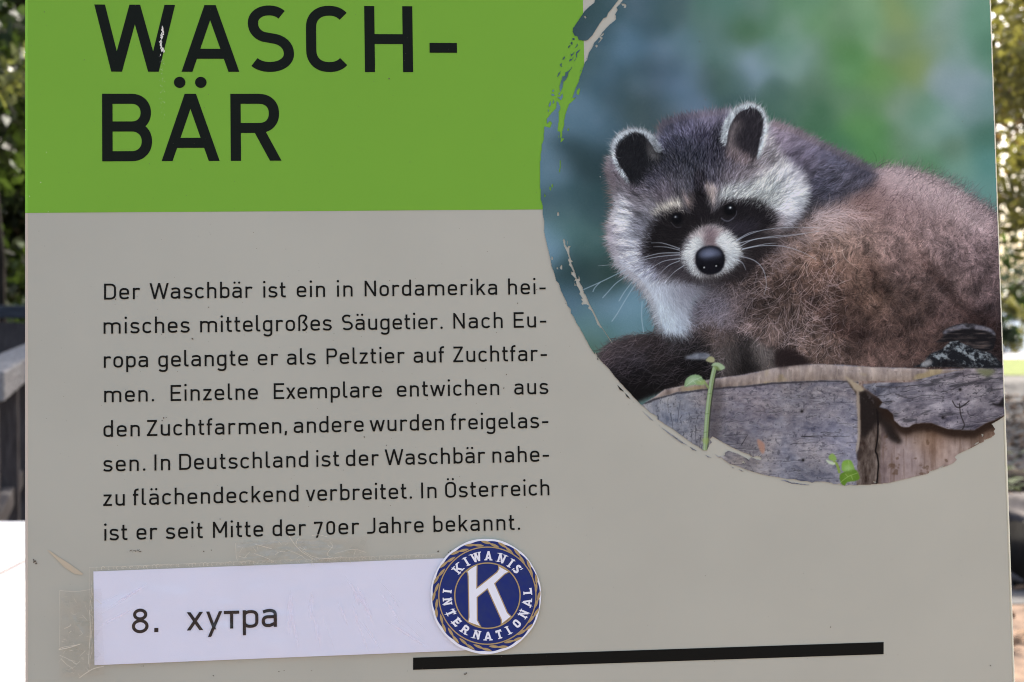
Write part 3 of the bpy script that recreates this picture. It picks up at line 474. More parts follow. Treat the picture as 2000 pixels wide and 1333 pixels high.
    img = E(ex + 1, ey - 4, 5, 3, 1.5, (56, 62, 76), .6); img = E(ex + 1.5, ey - 4, 2.1, 1.7, .7, (214, 224, 234)); img = E(lx - 2, ly - 4, 4, 2.6, 1.3, (56, 60, 72), .8); img = E(lx - 2.5, ly - 4.2, 1.7, 1.4, .7, (170, 178, 190))
    nz = Hd([(694, 1090), (702, 1045), (742, 1012), (800, 1002), (852, 1020), (882, 1070), (878, 1130), (850, 1172), (790, 1190), (730, 1172), (700, 1130)])
    img = mix(img, polym(nz, 1.2), (17, 17, 23)); nm = polym(nz, 2.5)
    img = mix(img, polym(Hd([(715, 1070), (730, 1030), (790, 1012), (845, 1030), (860, 1065), (800, 1078), (750, 1085)]), 3.5) * nm * .9, (84, 92, 116))
    img = mix(img, polym(Hd([(745, 1062), (770, 1035), (810, 1040), (815, 1062), (780, 1072)]), 3) * .55, (120, 130, 158))
    img = mix(img, polym(Hd([(745, 1100), (760, 1085), (830, 1080), (835, 1095)]), 2.5) * .3, (60, 64, 80))
    img = E(1150 + 738 / 3.333, 180 + 1140 / 3.333, 6, 4, 1.5, (6, 6, 9)); img = E(1150 + 835 / 3.333, 180 + 1130 / 3.333, 6, 4, 1.5, (6, 6, 9))
    for a, b in ((750, 1143), (828, 1133)): img = E(1150 + a / 3.333, 180 + b / 3.333, 1.7, 1.7, .7, (190, 196, 205))
    for pts in ([(960, 970), (1050, 925), (1160, 895), (1320, 882), (1500, 885)], [(980, 985), (1080, 960), (1200, 940), (1330, 930), (1500, 908)], [(985, 1005), (1080, 960), (1240, 945), (1400, 925)], [(1000, 1025), (1120, 1002), (1260, 1005), (1380, 1040), (1480, 1090)], [(1000, 1022), (1150, 990), (1220, 985)], [(990, 1070), (1080, 1100), (1135, 1160), (1155, 1250), (1140, 1320)], [(965, 1090), (1000, 1115), (1022, 1160)], [(960, 965), (1040, 920), (1100, 905)],
                [(590, 1048), (460, 1052), (330, 1085), (200, 1120), (60, 1132)], [(590, 1060), (440, 1075), (300, 1110), (200, 1150)], [(590, 1085), (480, 1105), (380, 1165)], [(590, 1100), (520, 1130), (460, 1185)], [(620, 1130), (560, 1170), (515, 1215)], [(590, 1020), (480, 985), (405, 983)], [(590, 1030), (500, 1010), (420, 1008)]):
        img = line(img, Hd(pts), (176, 186, 204), 1.6, .7)
    for pts in ([(1222, 527), (1180, 548), (1140, 566)], [(1172, 552), (1162, 562), (1158, 570)], [(1228, 537), (1204, 553), (1188, 570), (1177, 582)], [(1242, 553), (1222, 585), (1206, 612), (1195, 628)], [(1234, 552), (1220, 570), (1209, 588)], [(1254, 590), (1253, 620), (1257, 650)]):
        img = line(img, pts, (150, 172, 192), 1.7, .65, False)
    # ---------------- the stump
    stump = polym([(1240, 800), (1262, 785), (1277, 776), (1298, 761), (1340, 752), (1391, 740), (1445, 733), (1487, 725), (1520, 717), (1580, 711), (1650, 713), (1700, 717), (1770, 719), (1830, 722), (1990, 716), (1990, 980), (1200, 980)], .9, sm=False)
    n1 = noise(60, 14, 5, 31, .05); n2 = noise(9, 9, 3, 32); n3 = noise(12, 60, 4, 33, -.05); n4 = noise(120, 60, 3, 34); n5 = noise(22, 5, 3, 35, .04)
    leftw = np.clip((1345 - XX) / 60, 0, 1)
    wood = field([(1270, 810, (110, 116, 134)), (1330, 830, (106, 112, 132)), (1370, 860, (98, 104, 120)), (1420, 800, (112, 110, 126)), (1400, 850, (100, 96, 108)), (1480, 790, (118, 114, 130)), (1560, 800, (100, 98, 112)), (1520, 870, (112, 110, 126)), (1460, 900, (100, 98, 108)), (1520, 900, (132, 134, 150)), (1600, 850, (116, 116, 136)), (1640, 800, (112, 112, 130)), (1650, 880, (122, 124, 150)), (1600, 920, (98, 98, 112)), (1560, 760, (104, 104, 120))], 34)
    fs = noise(26, 4.2, 5, 71, .03, .66, 14); fv = noise(4.5, 30, 5, 72, -.04, .66, 8); big = noise(60, 40, 5, 73, .1, .55, 10); fs = .6 * fs + .55 * noise(7, 6, 4, 80, 0, .62, 6)
    tex = (fs * 50 + n1 * 20) * (1 - leftw) + (fv * 52 + n3 * 24) * leftw + n2 * 15 + big * 30
    wood = wood * .97 + np.array([12, 11, 7]) + tex[..., None] * np.array([1, .99, .95]) + (big * 7)[..., None] * np.array([1, .2, -1])
    cr = np.clip((fs - .2) * 5, 0, 1) * (1 - leftw) * np.clip((noise(50, 30, 3, 74) + .02) * 4, 0, 1) + np.clip((fv - .24) * 5, 0, 1) * leftw * .8
    wood = mix(wood, np.clip(cr, 0, 1) * .5, (46, 46, 52)); wood = mix(wood, np.clip((noise(30, 26, 4, 81, 0, .6, 8) - .12) * 4, 0, 1) * .32, (146, 148, 162))
    crk = np.abs(noise(60, 26, 4, 75, .15)); wood = mix(wood, np.clip(1 - crk / .022, 0, 1) * np.clip((big + .1) * 3, 0, 1) * .5, (44, 42, 48))
    spk = np.clip((noise(5, 5, 2, 37) - .42) * 5, 0, 1); wood = mix(wood, spk * .45, (56, 56, 66))
    for i in range(70):
        x, y = rg.uniform(1350, 1670), rg.uniform(752, 940); L_ = rg.uniform(10, 46); q = [(x + L_ * k / 4, y + rg.normal(0, .8) - .03 * L_ * k / 4) for k in range(5)]
        wood = line(wood, [(a, b + 1.6) for a, b in q], (150, 150, 162), 1.4, .35, True, 24); wood = line(wood, q, (42, 41, 47), rg.uniform(.8, 1.9), rg.uniform(.2, .6), True, 24)
    for i in range(40):
        x, y = rg.uniform(1255, 1380), rg.uniform(775, 900); L_ = rg.uniform(8, 34); q = [(x + rg.normal(0, 1.2) - k * .4, y + L_ * k / 3) for k in range(4)]; wood = line(wood, q, (46, 47, 55), rg.uniform(.9, 2.0), rg.uniform(.35, .7), True, 20)
    # rim
    rjag = noise(16, 16, 3, 77) * 3.4; rimt = rjag + np.interp(XX, [1262, 1277, 1298, 1340, 1391, 1445, 1487, 1520, 1580, 1700, 1960], [785, 776, 761, 752, 740, 733, 725, 717, 711, 717, 722])
    rimb = np.interp(XX, [1262, 1322, 1370, 1448, 1505, 1598, 1652, 1684, 1770, 1808, 1860, 1900, 1960], [785, 767, 761, 755, 749, 743, 744, 746, 746, 738, 726, 720, 716])
    rm = blur(((YY > rimt) & (YY < rimb + n1 * 2)).astype(float), 1)
    f = np.clip((YY - rimt) / np.maximum(rimb - rimt, 1), 0, 1)
    nv = noise(14, 40, 3, 38)
    nv2 = noise(7, 30, 4, 76); rc = np.stack([160 - 30 * f + nv * 40 + nv2 * 26, 150 - 32 * f + nv * 38 + nv2 * 26, 150 - 38 * f + nv * 34 + nv2 * 26], -1) + n2[..., None] * 16; rc = mix(rc, np.clip((nv2 - .2) * 4, 0, 1) * .4 * (f > .25), (84, 76, 74))
    rc = mix(rc, np.clip((noise(30, 20, 2, 39) - .25) * 3, 0, 1) * .5, (150, 136, 92))
    wood = mix(wood, rm, rc)
    wood = mix(wood, blur((np.abs(YY - rimb - 2 - n1 * 3) < 1.6).astype(float), .8) * (XX < 1800) * .8, (48, 46, 52))
    # tan bare wood right of the crack
    tan = field([(1720, 850, (108, 94, 86)), (1740, 880, (148, 130, 124)), (1760, 920, (150, 132, 126)), (1770, 860, (158, 144, 140)), (1790, 900, (142, 130, 136)), (1800, 860, (142, 118, 92)), (1822, 870, (160, 122, 90)), (1810, 910, (134, 112, 94)), (1850, 880, (140, 120, 110)), (1880, 860, (142, 124, 110)), (1920, 840, (120, 94, 70)), (1850, 930, (130, 110, 102)), (1700, 930, (120, 106, 104))], 20)
    nt = noise(14, 70, 4, 41); g_ = tan.mean(2, keepdims=True); tan = (g_ + (tan - g_) * .66) * 1.0 + np.array([3, 0, 4]) + (nt * 34 + n2 * 12 + noise(60, 60, 3, 78) * 22)[..., None]; tan = mix(tan, np.clip((noise(5, 50, 4, 79) - .2) * 4, 0, 1) * .3, (86, 66, 54))
    tan = mix(tan, np.clip((noise(12, 12, 3, 42) - .34) * 5, 0, 1) * .55, (82, 62, 48))
    wood = mix(wood, polym([(1676, 745), (1990, 740), (1990, 980), (1672, 980), (1678, 860)], .8, False), tan)
    # crack column
    col = polym([(1652, 742), (1684, 760), (1722, 795), (1720, 880), (1716, 950), (1672, 950), (1675, 890), (1680, 850), (1678, 780)], 1.2, False)
    cc = np.array([86, 76, 72]) + (noise(8, 30, 5, 43, 0, .62) * 62 + n2 * 14)[..., None]
    wood = mix(wood, col, cc)
    wood = mix(wood, polym([(1676, 768), (1690, 762), (1724, 790), (1742, 812), (1750, 840), (1762, 866), (1736, 858), (1718, 826), (1702, 842), (1682, 856), (1678, 800)], 3.5) * .95, (30, 25, 24))
    wood = mix(wood, np.clip((noise(8, 14, 3, 44) - .15) * 3, 0, 1) * polym([(1684, 772), (1704, 780), (1706, 806), (1684, 806)], 3) * .7, (120, 116, 122))
    wood = mix(wood, polym([(1650, 735), (1662, 742), (1684, 756), (1686, 764), (1672, 764), (1660, 750)], 1.5), np.array([156, 144, 128]) + n2[..., None] * 14)
    wood = mix(wood, polym([(1672, 770), (1678, 772), (1680, 850), (1674, 885), (1671, 880), (1675, 840)], 1.2) * .8, (158, 146, 134))
    wood = mix(wood, polym([(1673, 884), (1682, 878), (1680, 900), (1673, 896)], 1.5) * .8, (50, 42, 40))
    for p in ([(1714, 805), (1714, 850), (1710, 880), (1713, 890), (1715, 910), (1712, 945)], [(1712, 800), (1715, 830)]):
        wood = line(wood, p, (22, 18, 18), 3.0, .95, False)
    # the bark plate and its shade on the printed photograph
    plate = Kn([(455, 560), (480, 590), (520, 620), (580, 660), (605, 690), (580, 725), (640, 740), (680, 775), (690, 820), (740, 865), (790, 870), (830, 845), (900, 838), (960, 840), (1010, 858), (1070, 880), (1120, 885), (1200, 890), (1270, 890), (1310, 865), (1350, 840), (1420, 815), (1490, 780), (1600, 740), (1600, 430), (1260, 440), (1100, 480), (940, 520), (800, 545), (600, 545)])
    pm = polym(plate, 1.0, False)
    shp = [(a + 1, b + 15) for a, b in plate]; wood = mix(wood, np.clip(polym(shp, 3.5, False) - pm, 0, 1) * np.clip((XX - 1700) / 20, 0, 1) * .95, (26, 20, 18))
    shp = [(a + 2, b + 24) for a, b in plate]; wood = mix(wood, np.clip(polym(shp, 7, False) - pm, 0, 1) * np.clip((XX - 1700) / 20, 0, 1) * .5, (52, 36, 26))
    pc = field([(1720, 765, (112, 114, 128)), (1760, 780, (116, 114, 128)), (1800, 770, (124, 122, 136)), (1850, 750, (132, 130, 144)), (1880, 730, (142, 134, 142)), (1930, 760, (124, 120, 130)), (1780, 810, (128, 122, 132)), (1850, 810, (122, 118, 132)), (1930, 810, (112, 108, 120)), (1830, 730, (138, 132, 140))], 24)
    pc = pc * .93 + (noise(30, 12, 5, 51, -.12, .66, 12) * 66 + n2 * 18 + noise(70, 50, 3, 53) * 18)[..., None] * np.array([1, .98, .96]); pc = mix(pc, np.clip((noise(34, 7, 4, 52, -.15) - .22) * 4, 0, 1) * .6, (46, 46, 52)); pc = mix(pc, np.clip(1 - np.abs(noise(50, 30, 3, 54, -.3)) / .016, 0, 1) * .4, (48, 46, 50)); pc = mix(pc, spk * .5, (50, 48, 54))
    for i in range(34):
        x, y = rg.uniform(1700, 1950), rg.uniform(735, 838); L_ = rg.uniform(10, 44); q = [(x + L_ * k / 4, y - L_ * .04 * k + rg.normal(0, 1.)) for k in range(5)]
        pc = line(pc, [(a, b + 1.7) for a, b in q], (158, 155, 166), 1.5, .4, True, 24); pc = line(pc, q, (40, 38, 43), rg.uniform(.8, 2.), rg.uniform(.25, .65), True, 24)
    wood = mix(wood, pm, pc)
    wood = mix(wood, polym(Kn([(1280, 455), (1340, 445), (1420, 460), (1370, 500), (1320, 490)]), 3) * .8, (100, 106, 74))
    for p in ([(1160, 700), (1170, 780), (1195, 850), (1180, 885)], [(1110, 680), (1135, 720), (1170, 725), (1230, 680)]): wood = line(wood, Kn(p), (40, 36, 38), 2.2, .8, False)
    for p in ([(700, 630), (800, 660), (900, 640), (1010, 640)], [(1100, 600), (1200, 560), (1330, 545), (1470, 550)], [(560, 575), (700, 580), (820, 570)]): wood = line(wood, Kn(p), (62, 60, 66), 2.4, .7)
    wood = mix(wood, polym(Kn([(1395, 690), (1440, 700), (1480, 650), (1490, 720), (1420, 715)]), 1.5) * .9, (28, 25, 27))
    for a, b, r in ((1165, 597, 3), (22, 755, 3), (30, 1107, 3), (1040, 800, 3)): wood = mix(wood, np.exp(-((XX - 1560 - a / 3.702) ** 2 + (YY - 600 - b / 3.702) ** 2) / (r * r)), (24, 22, 24))
    wood = mix(wood, polym(Wd([(1160, 1000), (1180, 1000), (1210, 1030), (1205, 1085), (1180, 1070)]), 1.4) * .85, (158, 122, 108))
    for p in ([(1450, 975), (1560, 982)], [(1060, 1030), (1100, 965)]): wood = line(wood, Wd(p), (48, 46, 52), 2, .8)
    wood = line(wood, [(1568, 853), (1600, 852), (1632, 853)], (50, 48, 54), 2, .8)
    wood = mix(wood, polym([(1380, 750), (1410, 760), (1405, 850), (1385, 860)], 5) * .5, (54, 48, 52))
    img = mix(img, stump, wood)
    fur(polym([(1480, 722), (1560, 708), (1700, 712), (1800, 716), (1800, 711), (1700, 705), (1560, 702), (1480, 715)], 1.5), 900, lambda x, y: -1.3 + .8 * np.sin(x), 12, 1.2, .2, .4, .8, batches=3)
    for i in range(26):
        x, y = rg.uniform(1490, 1960), rg.uniform(700, 716); img = line(img, [(x, y + 8), (x + rg.normal(0, 3), y + 2), (x + rg.normal(0, 7), y - 5)], (150, 132, 128), 1.1, .5, True, 16)
    # the dark knob
    lowk = polym(Kn([(830, 435), (900, 400), (950, 340), (1040, 300), (1130, 220), (1180, 262), (1260, 290), (1370, 325), (1440, 385), (1478, 440), (1300, 440), (1000, 432)]), 1.2)
    topk = polym(Kn([(1040, 175), (1110, 138), (1200, 120), (1300, 130), (1390, 160), (1422, 200), (1412, 290), (1370, 325), (1260, 300), (1180, 250), (1100, 250), (990, 255), (1040, 220)]), 1.0)
    kb = np.array([26, 28, 33]) + np.clip((noise(14, 9, 5, 61, .6, .68, 8) + .1) * 2.6, 0, 1)[..., None] * np.array([104, 112, 116]) * np.clip((1475 / 3.702 + 1560 - XX) / 30, .4, 1)[..., None]
    img = mix(img, lowk, kb)
    img = mix(img, topk, np.array([24, 23, 26]) + np.clip(noise(30, 4, 4, 62) + .05, 0, 1)[..., None] * np.array([96, 84, 78]))
    img = mix(img, polym(Kn([(1042, 180), (1110, 140), (1200, 122), (1300, 132), (1390, 160), (1420, 195), (1408, 205), (1360, 175), (1260, 158), (1180, 158), (1100, 178), (1060, 195)]), 1.4) * np.clip(.75 + .9 * noise(9, 7, 4, 63), .2, 1), np.array([104, 104, 116]) + n2[..., None] * 34)
    img = mix(img, polym(Kn([(1010, 405), (1080, 380), (1200, 420), (1320, 440), (1010, 432)]), 2) * .85, (20, 19, 22))
    img = mix(img, polym(Kn([(880, 425), (930, 380), (965, 400), (930, 430)]), 2) * .8, (158, 160, 166))
    # paws: pale fur between the dark toes
    img = mix(img, polym(Wd([(690, 465), (740, 440), (800, 430), (850, 440), (840, 470), (760, 475)]), 2) * .8, np.array([124, 132, 148]) + n2[..., None] * 30)
    img = mix(img, polym(Wd([(1280, 440), (1330, 405), (1400, 410), (1450, 450), (1500, 500), (1400, 515), (1290, 525)]), 3) * .85, (32, 25, 26))
    # sprouts
    stem = Wd([(822, 1065), (828, 950), (838, 820), (852, 700), (868, 600), (884, 530)])
    img = line(img, [(a + 2.5, b) for a, b in stem], (56, 58, 52), 8.5, .8, False); img = line(img, stem, (122, 142, 104), 8.2, 1, False); img = line(img, [(a - 1.4, b) for a, b in stem], (152, 174, 150), 3.2, .7, False)
    img = line(img, Wd([(845, 660), (832, 640), (815, 612)]), (120, 136, 92), 3.5, 1, False)
    lf = polym(Wd([(690, 652), (700, 602), (742, 575), (790, 580), (818, 622), (808, 640), (745, 640)]), .9); img = mix(img, lf, (120, 150, 114)); img = mix(img, polym(Wd([(705, 620), (745, 590), (775, 600), (720, 635)]), 3) * .6, (172, 194, 172)); img = mix(img, polym(Wd([(760, 625), (815, 610), (815, 640)]), 2) * .6, (148, 164, 96))
    img = mix(img, polym(Wd([(862, 515), (890, 494), (932, 505), (952, 530), (922, 546), (900, 522)]), .9), (146, 168, 138)); img = mix(img, polym(Wd([(880, 520), (905, 522), (920, 545), (900, 545)]), 1.2) * .8, (112, 132, 80))
    img = mix(img, polym(Wd([(828, 482), (858, 454), (886, 474), (872, 496)]), .9), (148, 150, 118)); img = mix(img, polym(Wd([(800, 995), (845, 985), (850, 1010), (830, 1030)]), 1.5) * .5, (140, 160, 90))
    img = line(img, Sp([(50, 570), (80, 600), (105, 680)]), (120, 142, 74), 5, 1, False)
    for p, c in (([(-10, 510), (35, 478), (78, 540), (40, 560), (0, 545)], (126, 156, 86)), ([(-40, 540), (0, 560), (60, 580), (40, 605), (-20, 580)], (176, 190, 170)), ([(128, 625), (150, 560), (225, 552), (262, 615), (262, 668), (150, 672)], (116, 154, 70)), ([(108, 725), (150, 682), (280, 655), (325, 745), (280, 775), (190, 790), (160, 832), (122, 795)], (86, 120, 42))):
        img = mix(img, polym(Sp(p), .9), c)
    img = mix(img, polym(Sp([(150, 640), (200, 600), (250, 640), (240, 662), (180, 668)]), 3) * .6, (150, 180, 132)); img = mix(img, polym(Sp([(150, 720), (230, 690), (280, 720), (200, 770)]), 4) * .5, (116, 148, 62))
    #@MASK
    edge = np.array([(1668 + 612 * math.cos(a) + 2 * math.sin(a * 37), 335 - 612 * math.sin(a) + 2 * math.sin(a * 53)) for a in np.radians(np.arange(58, 141, 1.5))] + [(1222, -8), (1212, 6), (1204, 15), (1206, 20), (1200, 30), (1203, 38), (1192, 47), (1182, 57), (1176, 64), (1168, 75), (1160, 84), (1157, 92), (1150, 103), (1148, 110), (1143, 118), (1140, 128), (1136, 140), (1132, 150), (1130, 160), (1124, 172), (1118, 190), (1117, 196), (1111, 204), (1108, 212), (1104, 224), (1102, 234), (1101, 246), (1098, 256), (1098, 266), (1094, 270), (1093, 258), (1088, 256), (1090, 240), (1091, 228), (1090, 220), (1094, 212), (1089, 205), (1084, 214), (1076, 222), (1068, 232), (1067, 242), (1074, 236), (1078, 240), (1074, 250), (1063, 247), (1062, 260), (1062, 272), (1058, 282), (1058, 290), (1056, 300), (1055, 315), (1055, 345), (1054.5, 355), (1055, 368), (1056, 380), (1056, 390), (1059, 400), (1060, 420), (1062, 430), (1063, 440), (1062, 450), (1065, 465), (1068, 478), (1072, 495), (1075, 508), (1077, 520), (1081, 530), (1084, 540), (1086, 548), (1091, 553), (1095, 567), (1100, 578), (1106, 589), (1108, 597), (1114, 604), (1115, 612), (1121, 620), (1125, 630), (1131, 639), (1136, 648), (1152, 678), (1161, 692), (1162, 687), (1166, 696), (1178, 710), (1187, 718), (1200, 735), (1218, 755), (1250, 789), (1258, 795), (1266, 802), (1270, 806), (1283, 813), (1284, 819), (1292, 824), (1297, 828), (1311, 836), (1330, 850), (1352, 866), (1362, 871), (1374, 880), (1380, 880), (1384, 870), (1390, 864), (1386, 858), (1391, 852), (1410, 863), (1430, 874), (1444, 880), (1452, 884), (1462, 887), (1470, 893), (1478, 890), (1486, 893), (1487, 899), (1476, 897), (1467, 893), (1462, 898), (1456, 894), (1446, 889), (1440, 886), (1430, 883), (1422, 880), (1416, 884), (1416, 888), (1408, 893), (1414, 898), (1425, 906), (1440, 910), (1460, 918), (1480, 924), (1500, 929), (1520, 932), (1540, 936), (1552, 936), (1562, 939), (1578, 940), (1586, 943), (1590, 941), (1612, 941), (1624, 943), (1628, 946), (1634, 946), (1637, 944), (1650, 949), (1662, 946), (1668, 948), (1676, 947), (1690, 947), (1712, 945), (1735, 943), (1760, 937), (1778, 933), (1784, 931), (1798, 928), (1812, 925), (1815, 920), (1824, 918), (1830, 916), (1848, 910), (1860, 905), (1868, 898), (1864, 893), (1868, 888), (1880, 882), (1900, 873), (1912, 866), (1920, 863), (1921, 859), (1934, 855), (1943, 848), (1940, 842), (1943, 838), (1936, 828), (1950, 820), (1962, 812), (2000, 790), (2000, -180)], float)
    mask = polym(edge, 0, False) > .5
    addp = [[(1236, -38), (1248, -76), (1216, -62), (1182, -30), (1164, -8), (1160, 6), (1152, 12), (1140, 24), (1119, 55), (1118, 62), (1122, 70), (1127, 71), (1130, 79), (1136, 79), (1141, 80), (1148, 78), (1156, 70), (1162, 60), (1170, 47), (1178, 36), (1184, 34), (1187, 26), (1192, 20), (1208, -1), (1214, -12)],
            [(1118, 75), (1122, 75), (1121, 79), (1117, 79)], [(1116, 81), (1118, 84), (1117, 88), (1114, 85)], [(1112, 88), (1114, 89), (1110, 95), (1109, 92)], [(1127, 85), (1128, 89), (1124, 94), (1121, 94), (1125, 91)],
            [(1133, 96), (1131, 101), (1127, 105), (1126, 112), (1123, 118), (1120, 120), (1125, 113), (1124, 107), (1125, 102)], [(1122, 100), (1119, 107), (1115, 111), (1114, 106), (1118, 105)], [(1120, 110), (1117, 117), (1111, 121), (1113, 115), (1116, 116)],
            [(1102, 110), (1103, 113), (1101, 117), (1098, 116)], [(1097, 123), (1096, 128), (1099, 131), (1095, 130), (1093, 127)], [(1095, 138), (1092, 146), (1088, 151), (1087, 151), (1090, 144)], [(1119, 128), (1115, 135), (1110, 142), (1108, 150), (1104, 157), (1100, 160), (1098, 172), (1094, 180), (1092, 170), (1095, 160), (1098, 150), (1103, 148), (1104, 142), (1111, 138)],
            [(1081, 175), (1082, 178), (1079, 180), (1078, 177)], [(1080, 183), (1083, 188), (1078, 188), (1076, 185)], [(1092, 180), (1094, 186), (1090, 184)], [(1099, 182), (1099, 190), (1095, 196), (1088, 190), (1093, 190)], [(1075, 197), (1071, 206), (1072, 210), (1076, 204)], [(1081, 195), (1082, 201), (1078, 203), (1080, 198)], [(1087, 198), (1090, 200), (1094, 210), (1090, 216), (1086, 208)], [(1070, 213), (1072, 217), (1069, 220)], [(1137, 131), (1134, 138), (1131, 144), (1133, 138)]]
    dashes = [([(1165, 697), (1169, 704), (1166, 702)]), ([(1204, 750), (1212, 758), (1218, 765), (1210, 761)]), ([(1220, 768), (1226, 773), (1230, 779), (1224, 775)]), ([(1254, 803), (1266, 813), (1277, 823), (1268, 818)]), ([(1281, 826), (1292, 835), (1308, 846), (1342, 870), (1330, 865), (1304, 846)]), ([(1346, 872), (1353, 876), (1361, 881), (1352, 879)]), ([(1376, 888), (1383, 891), (1391, 895), (1382, 893)]), ([(1396, 887), (1402, 891), (1414, 892), (1414, 894), (1402, 893)]), ([(1428, 911), (1436, 915), (1430, 914)]), ([(1441, 916), (1454, 921), (1448, 921)]), ([(1526, 938), (1532, 937), (1545, 942), (1580, 947), (1578, 948), (1545, 944)])]
    subp = [[(1140, 32), (1143, 31), (1145, 35), (1143, 37), (1141, 34)], [(1136, 0), (1136, 0), (1137, 1)], [(1220, 8), (1223, 10), (1222, 15), (1217, 16), (1219, 12), (1215, 11), (1213, 8)], [(1190, 38), (1200, 28), (1203, 32), (1200, 40), (1196, 36)], [(1179, 64), (1178, 69), (1173, 72), (1177, 74), (1170, 83), (1167, 85), (1173, 76), (1170, 73)], [(1164, 87), (1167, 89), (1165, 94), (1162, 90)], [(1140, 121), (1144, 117), (1148, 110), (1146, 118), (1142, 122)],
            [(1126, 178), (1130, 172), (1133, 174), (1130, 186), (1125, 184)], [(1113, 195), (1118, 192), (1125, 190), (1118, 198), (1112, 204)], [(1108, 253), (1110, 250), (1111, 255), (1108, 256)], [(1090, 266), (1092, 264), (1092, 272)], [(1096, 266), (1098, 271), (1102, 270), (1100, 274), (1095, 279), (1094, 276)], [(1092, 313), (1095, 314), (1095, 322), (1093, 337), (1091, 336), (1093, 324)], [(1077, 361), (1080, 359), (1079, 366), (1077, 367)], [(1073, 364), (1076, 368), (1075, 373), (1073, 370)], [(1062, 376), (1064, 380), (1066, 382), (1063, 386)], [(1090, 414), (1092, 418), (1091, 422), (1088, 422), (1088, 416)],
            [(1101, 466), (1103, 470), (1104, 478), (1108, 484), (1110, 480), (1114, 481), (1112, 485), (1112, 498), (1115, 507), (1119, 511), (1115, 513), (1120, 525), (1124, 536), (1126, 545), (1130, 545), (1130, 538), (1133, 548), (1131, 550), (1134, 556), (1137, 560), (1140, 572), (1144, 577), (1150, 592), (1156, 603), (1166, 622), (1173, 636), (1192, 664), (1197, 673), (1190, 664), (1175, 641), (1171, 639), (1166, 633), (1160, 617), (1154, 606), (1148, 602), (1150, 597), (1146, 595), (1140, 594), (1137, 596), (1135, 592), (1138, 590), (1133, 583), (1138, 584), (1131, 574), (1133, 570), (1128, 560), (1126, 558), (1124, 548), (1122, 549), (1122, 558), (1124, 559), (1121, 549), (1124, 544), (1116, 536), (1114, 528), (1116, 532), (1120, 532), (1116, 524), (1112, 518), (1110, 520), (1112, 514), (1109, 508), (1111, 504), (1106, 490), (1101, 480), (1099, 470)],
            [(1108, 471), (1109, 471), (1109, 477), (1107, 478)], [(1077, 500), (1079, 502), (1080, 508), (1077, 507)], [(1096, 517), (1098, 520), (1098, 526), (1095, 527), (1093, 523)], [(1086, 522), (1090, 523), (1090, 527), (1087, 525)],
            [(1444, 899), (1448, 902), (1452, 900), (1455, 906), (1450, 904)], [(1475, 902), (1479, 905), (1484, 907), (1480, 907)], [(1704, 939), (1710, 941), (1712, 943), (1706, 942)], [(1832, 914), (1838, 911), (1844, 908), (1840, 912), (1834, 915)], [(1916, 848), (1920, 848), (1919, 852), (1917, 853)], [(1902, 869), (1906, 865), (1911, 862), (1910, 866), (1905, 868)]]
    for p in addp + dashes: mask |= polym(p, 0, False) > .5
    for p in subp: mask &= ~(polym(p, 0, False) > .5)
    for p in ([(700, 645), (745, 612), (800, 590)], [(740, 612), (760, 630)], [(770, 602), (795, 622)]): img = line(img, Wd(p), (172, 192, 168), 1.1, .6, False, 20)
    for p in ([(205, 560), (210, 610), (205, 665)], [(120, 790), (200, 730), (300, 690)], [(200, 730), (170, 700)], [(230, 715), (250, 760)]): img = line(img, Sp(p), (150, 178, 110), 1.1, .6, False, 20)
    for a, b in ((851, 700), (836, 830), (828, 950)): img = line(img, Wd([(a - 14, b), (a + 16, b - 4)]), (92, 112, 70), 1.6, .5, False, 10)
    img = img + rg.normal(0, 2.2, (PH, PW, 1))                  # print grain
    return np.clip(img, 4, 245), mask

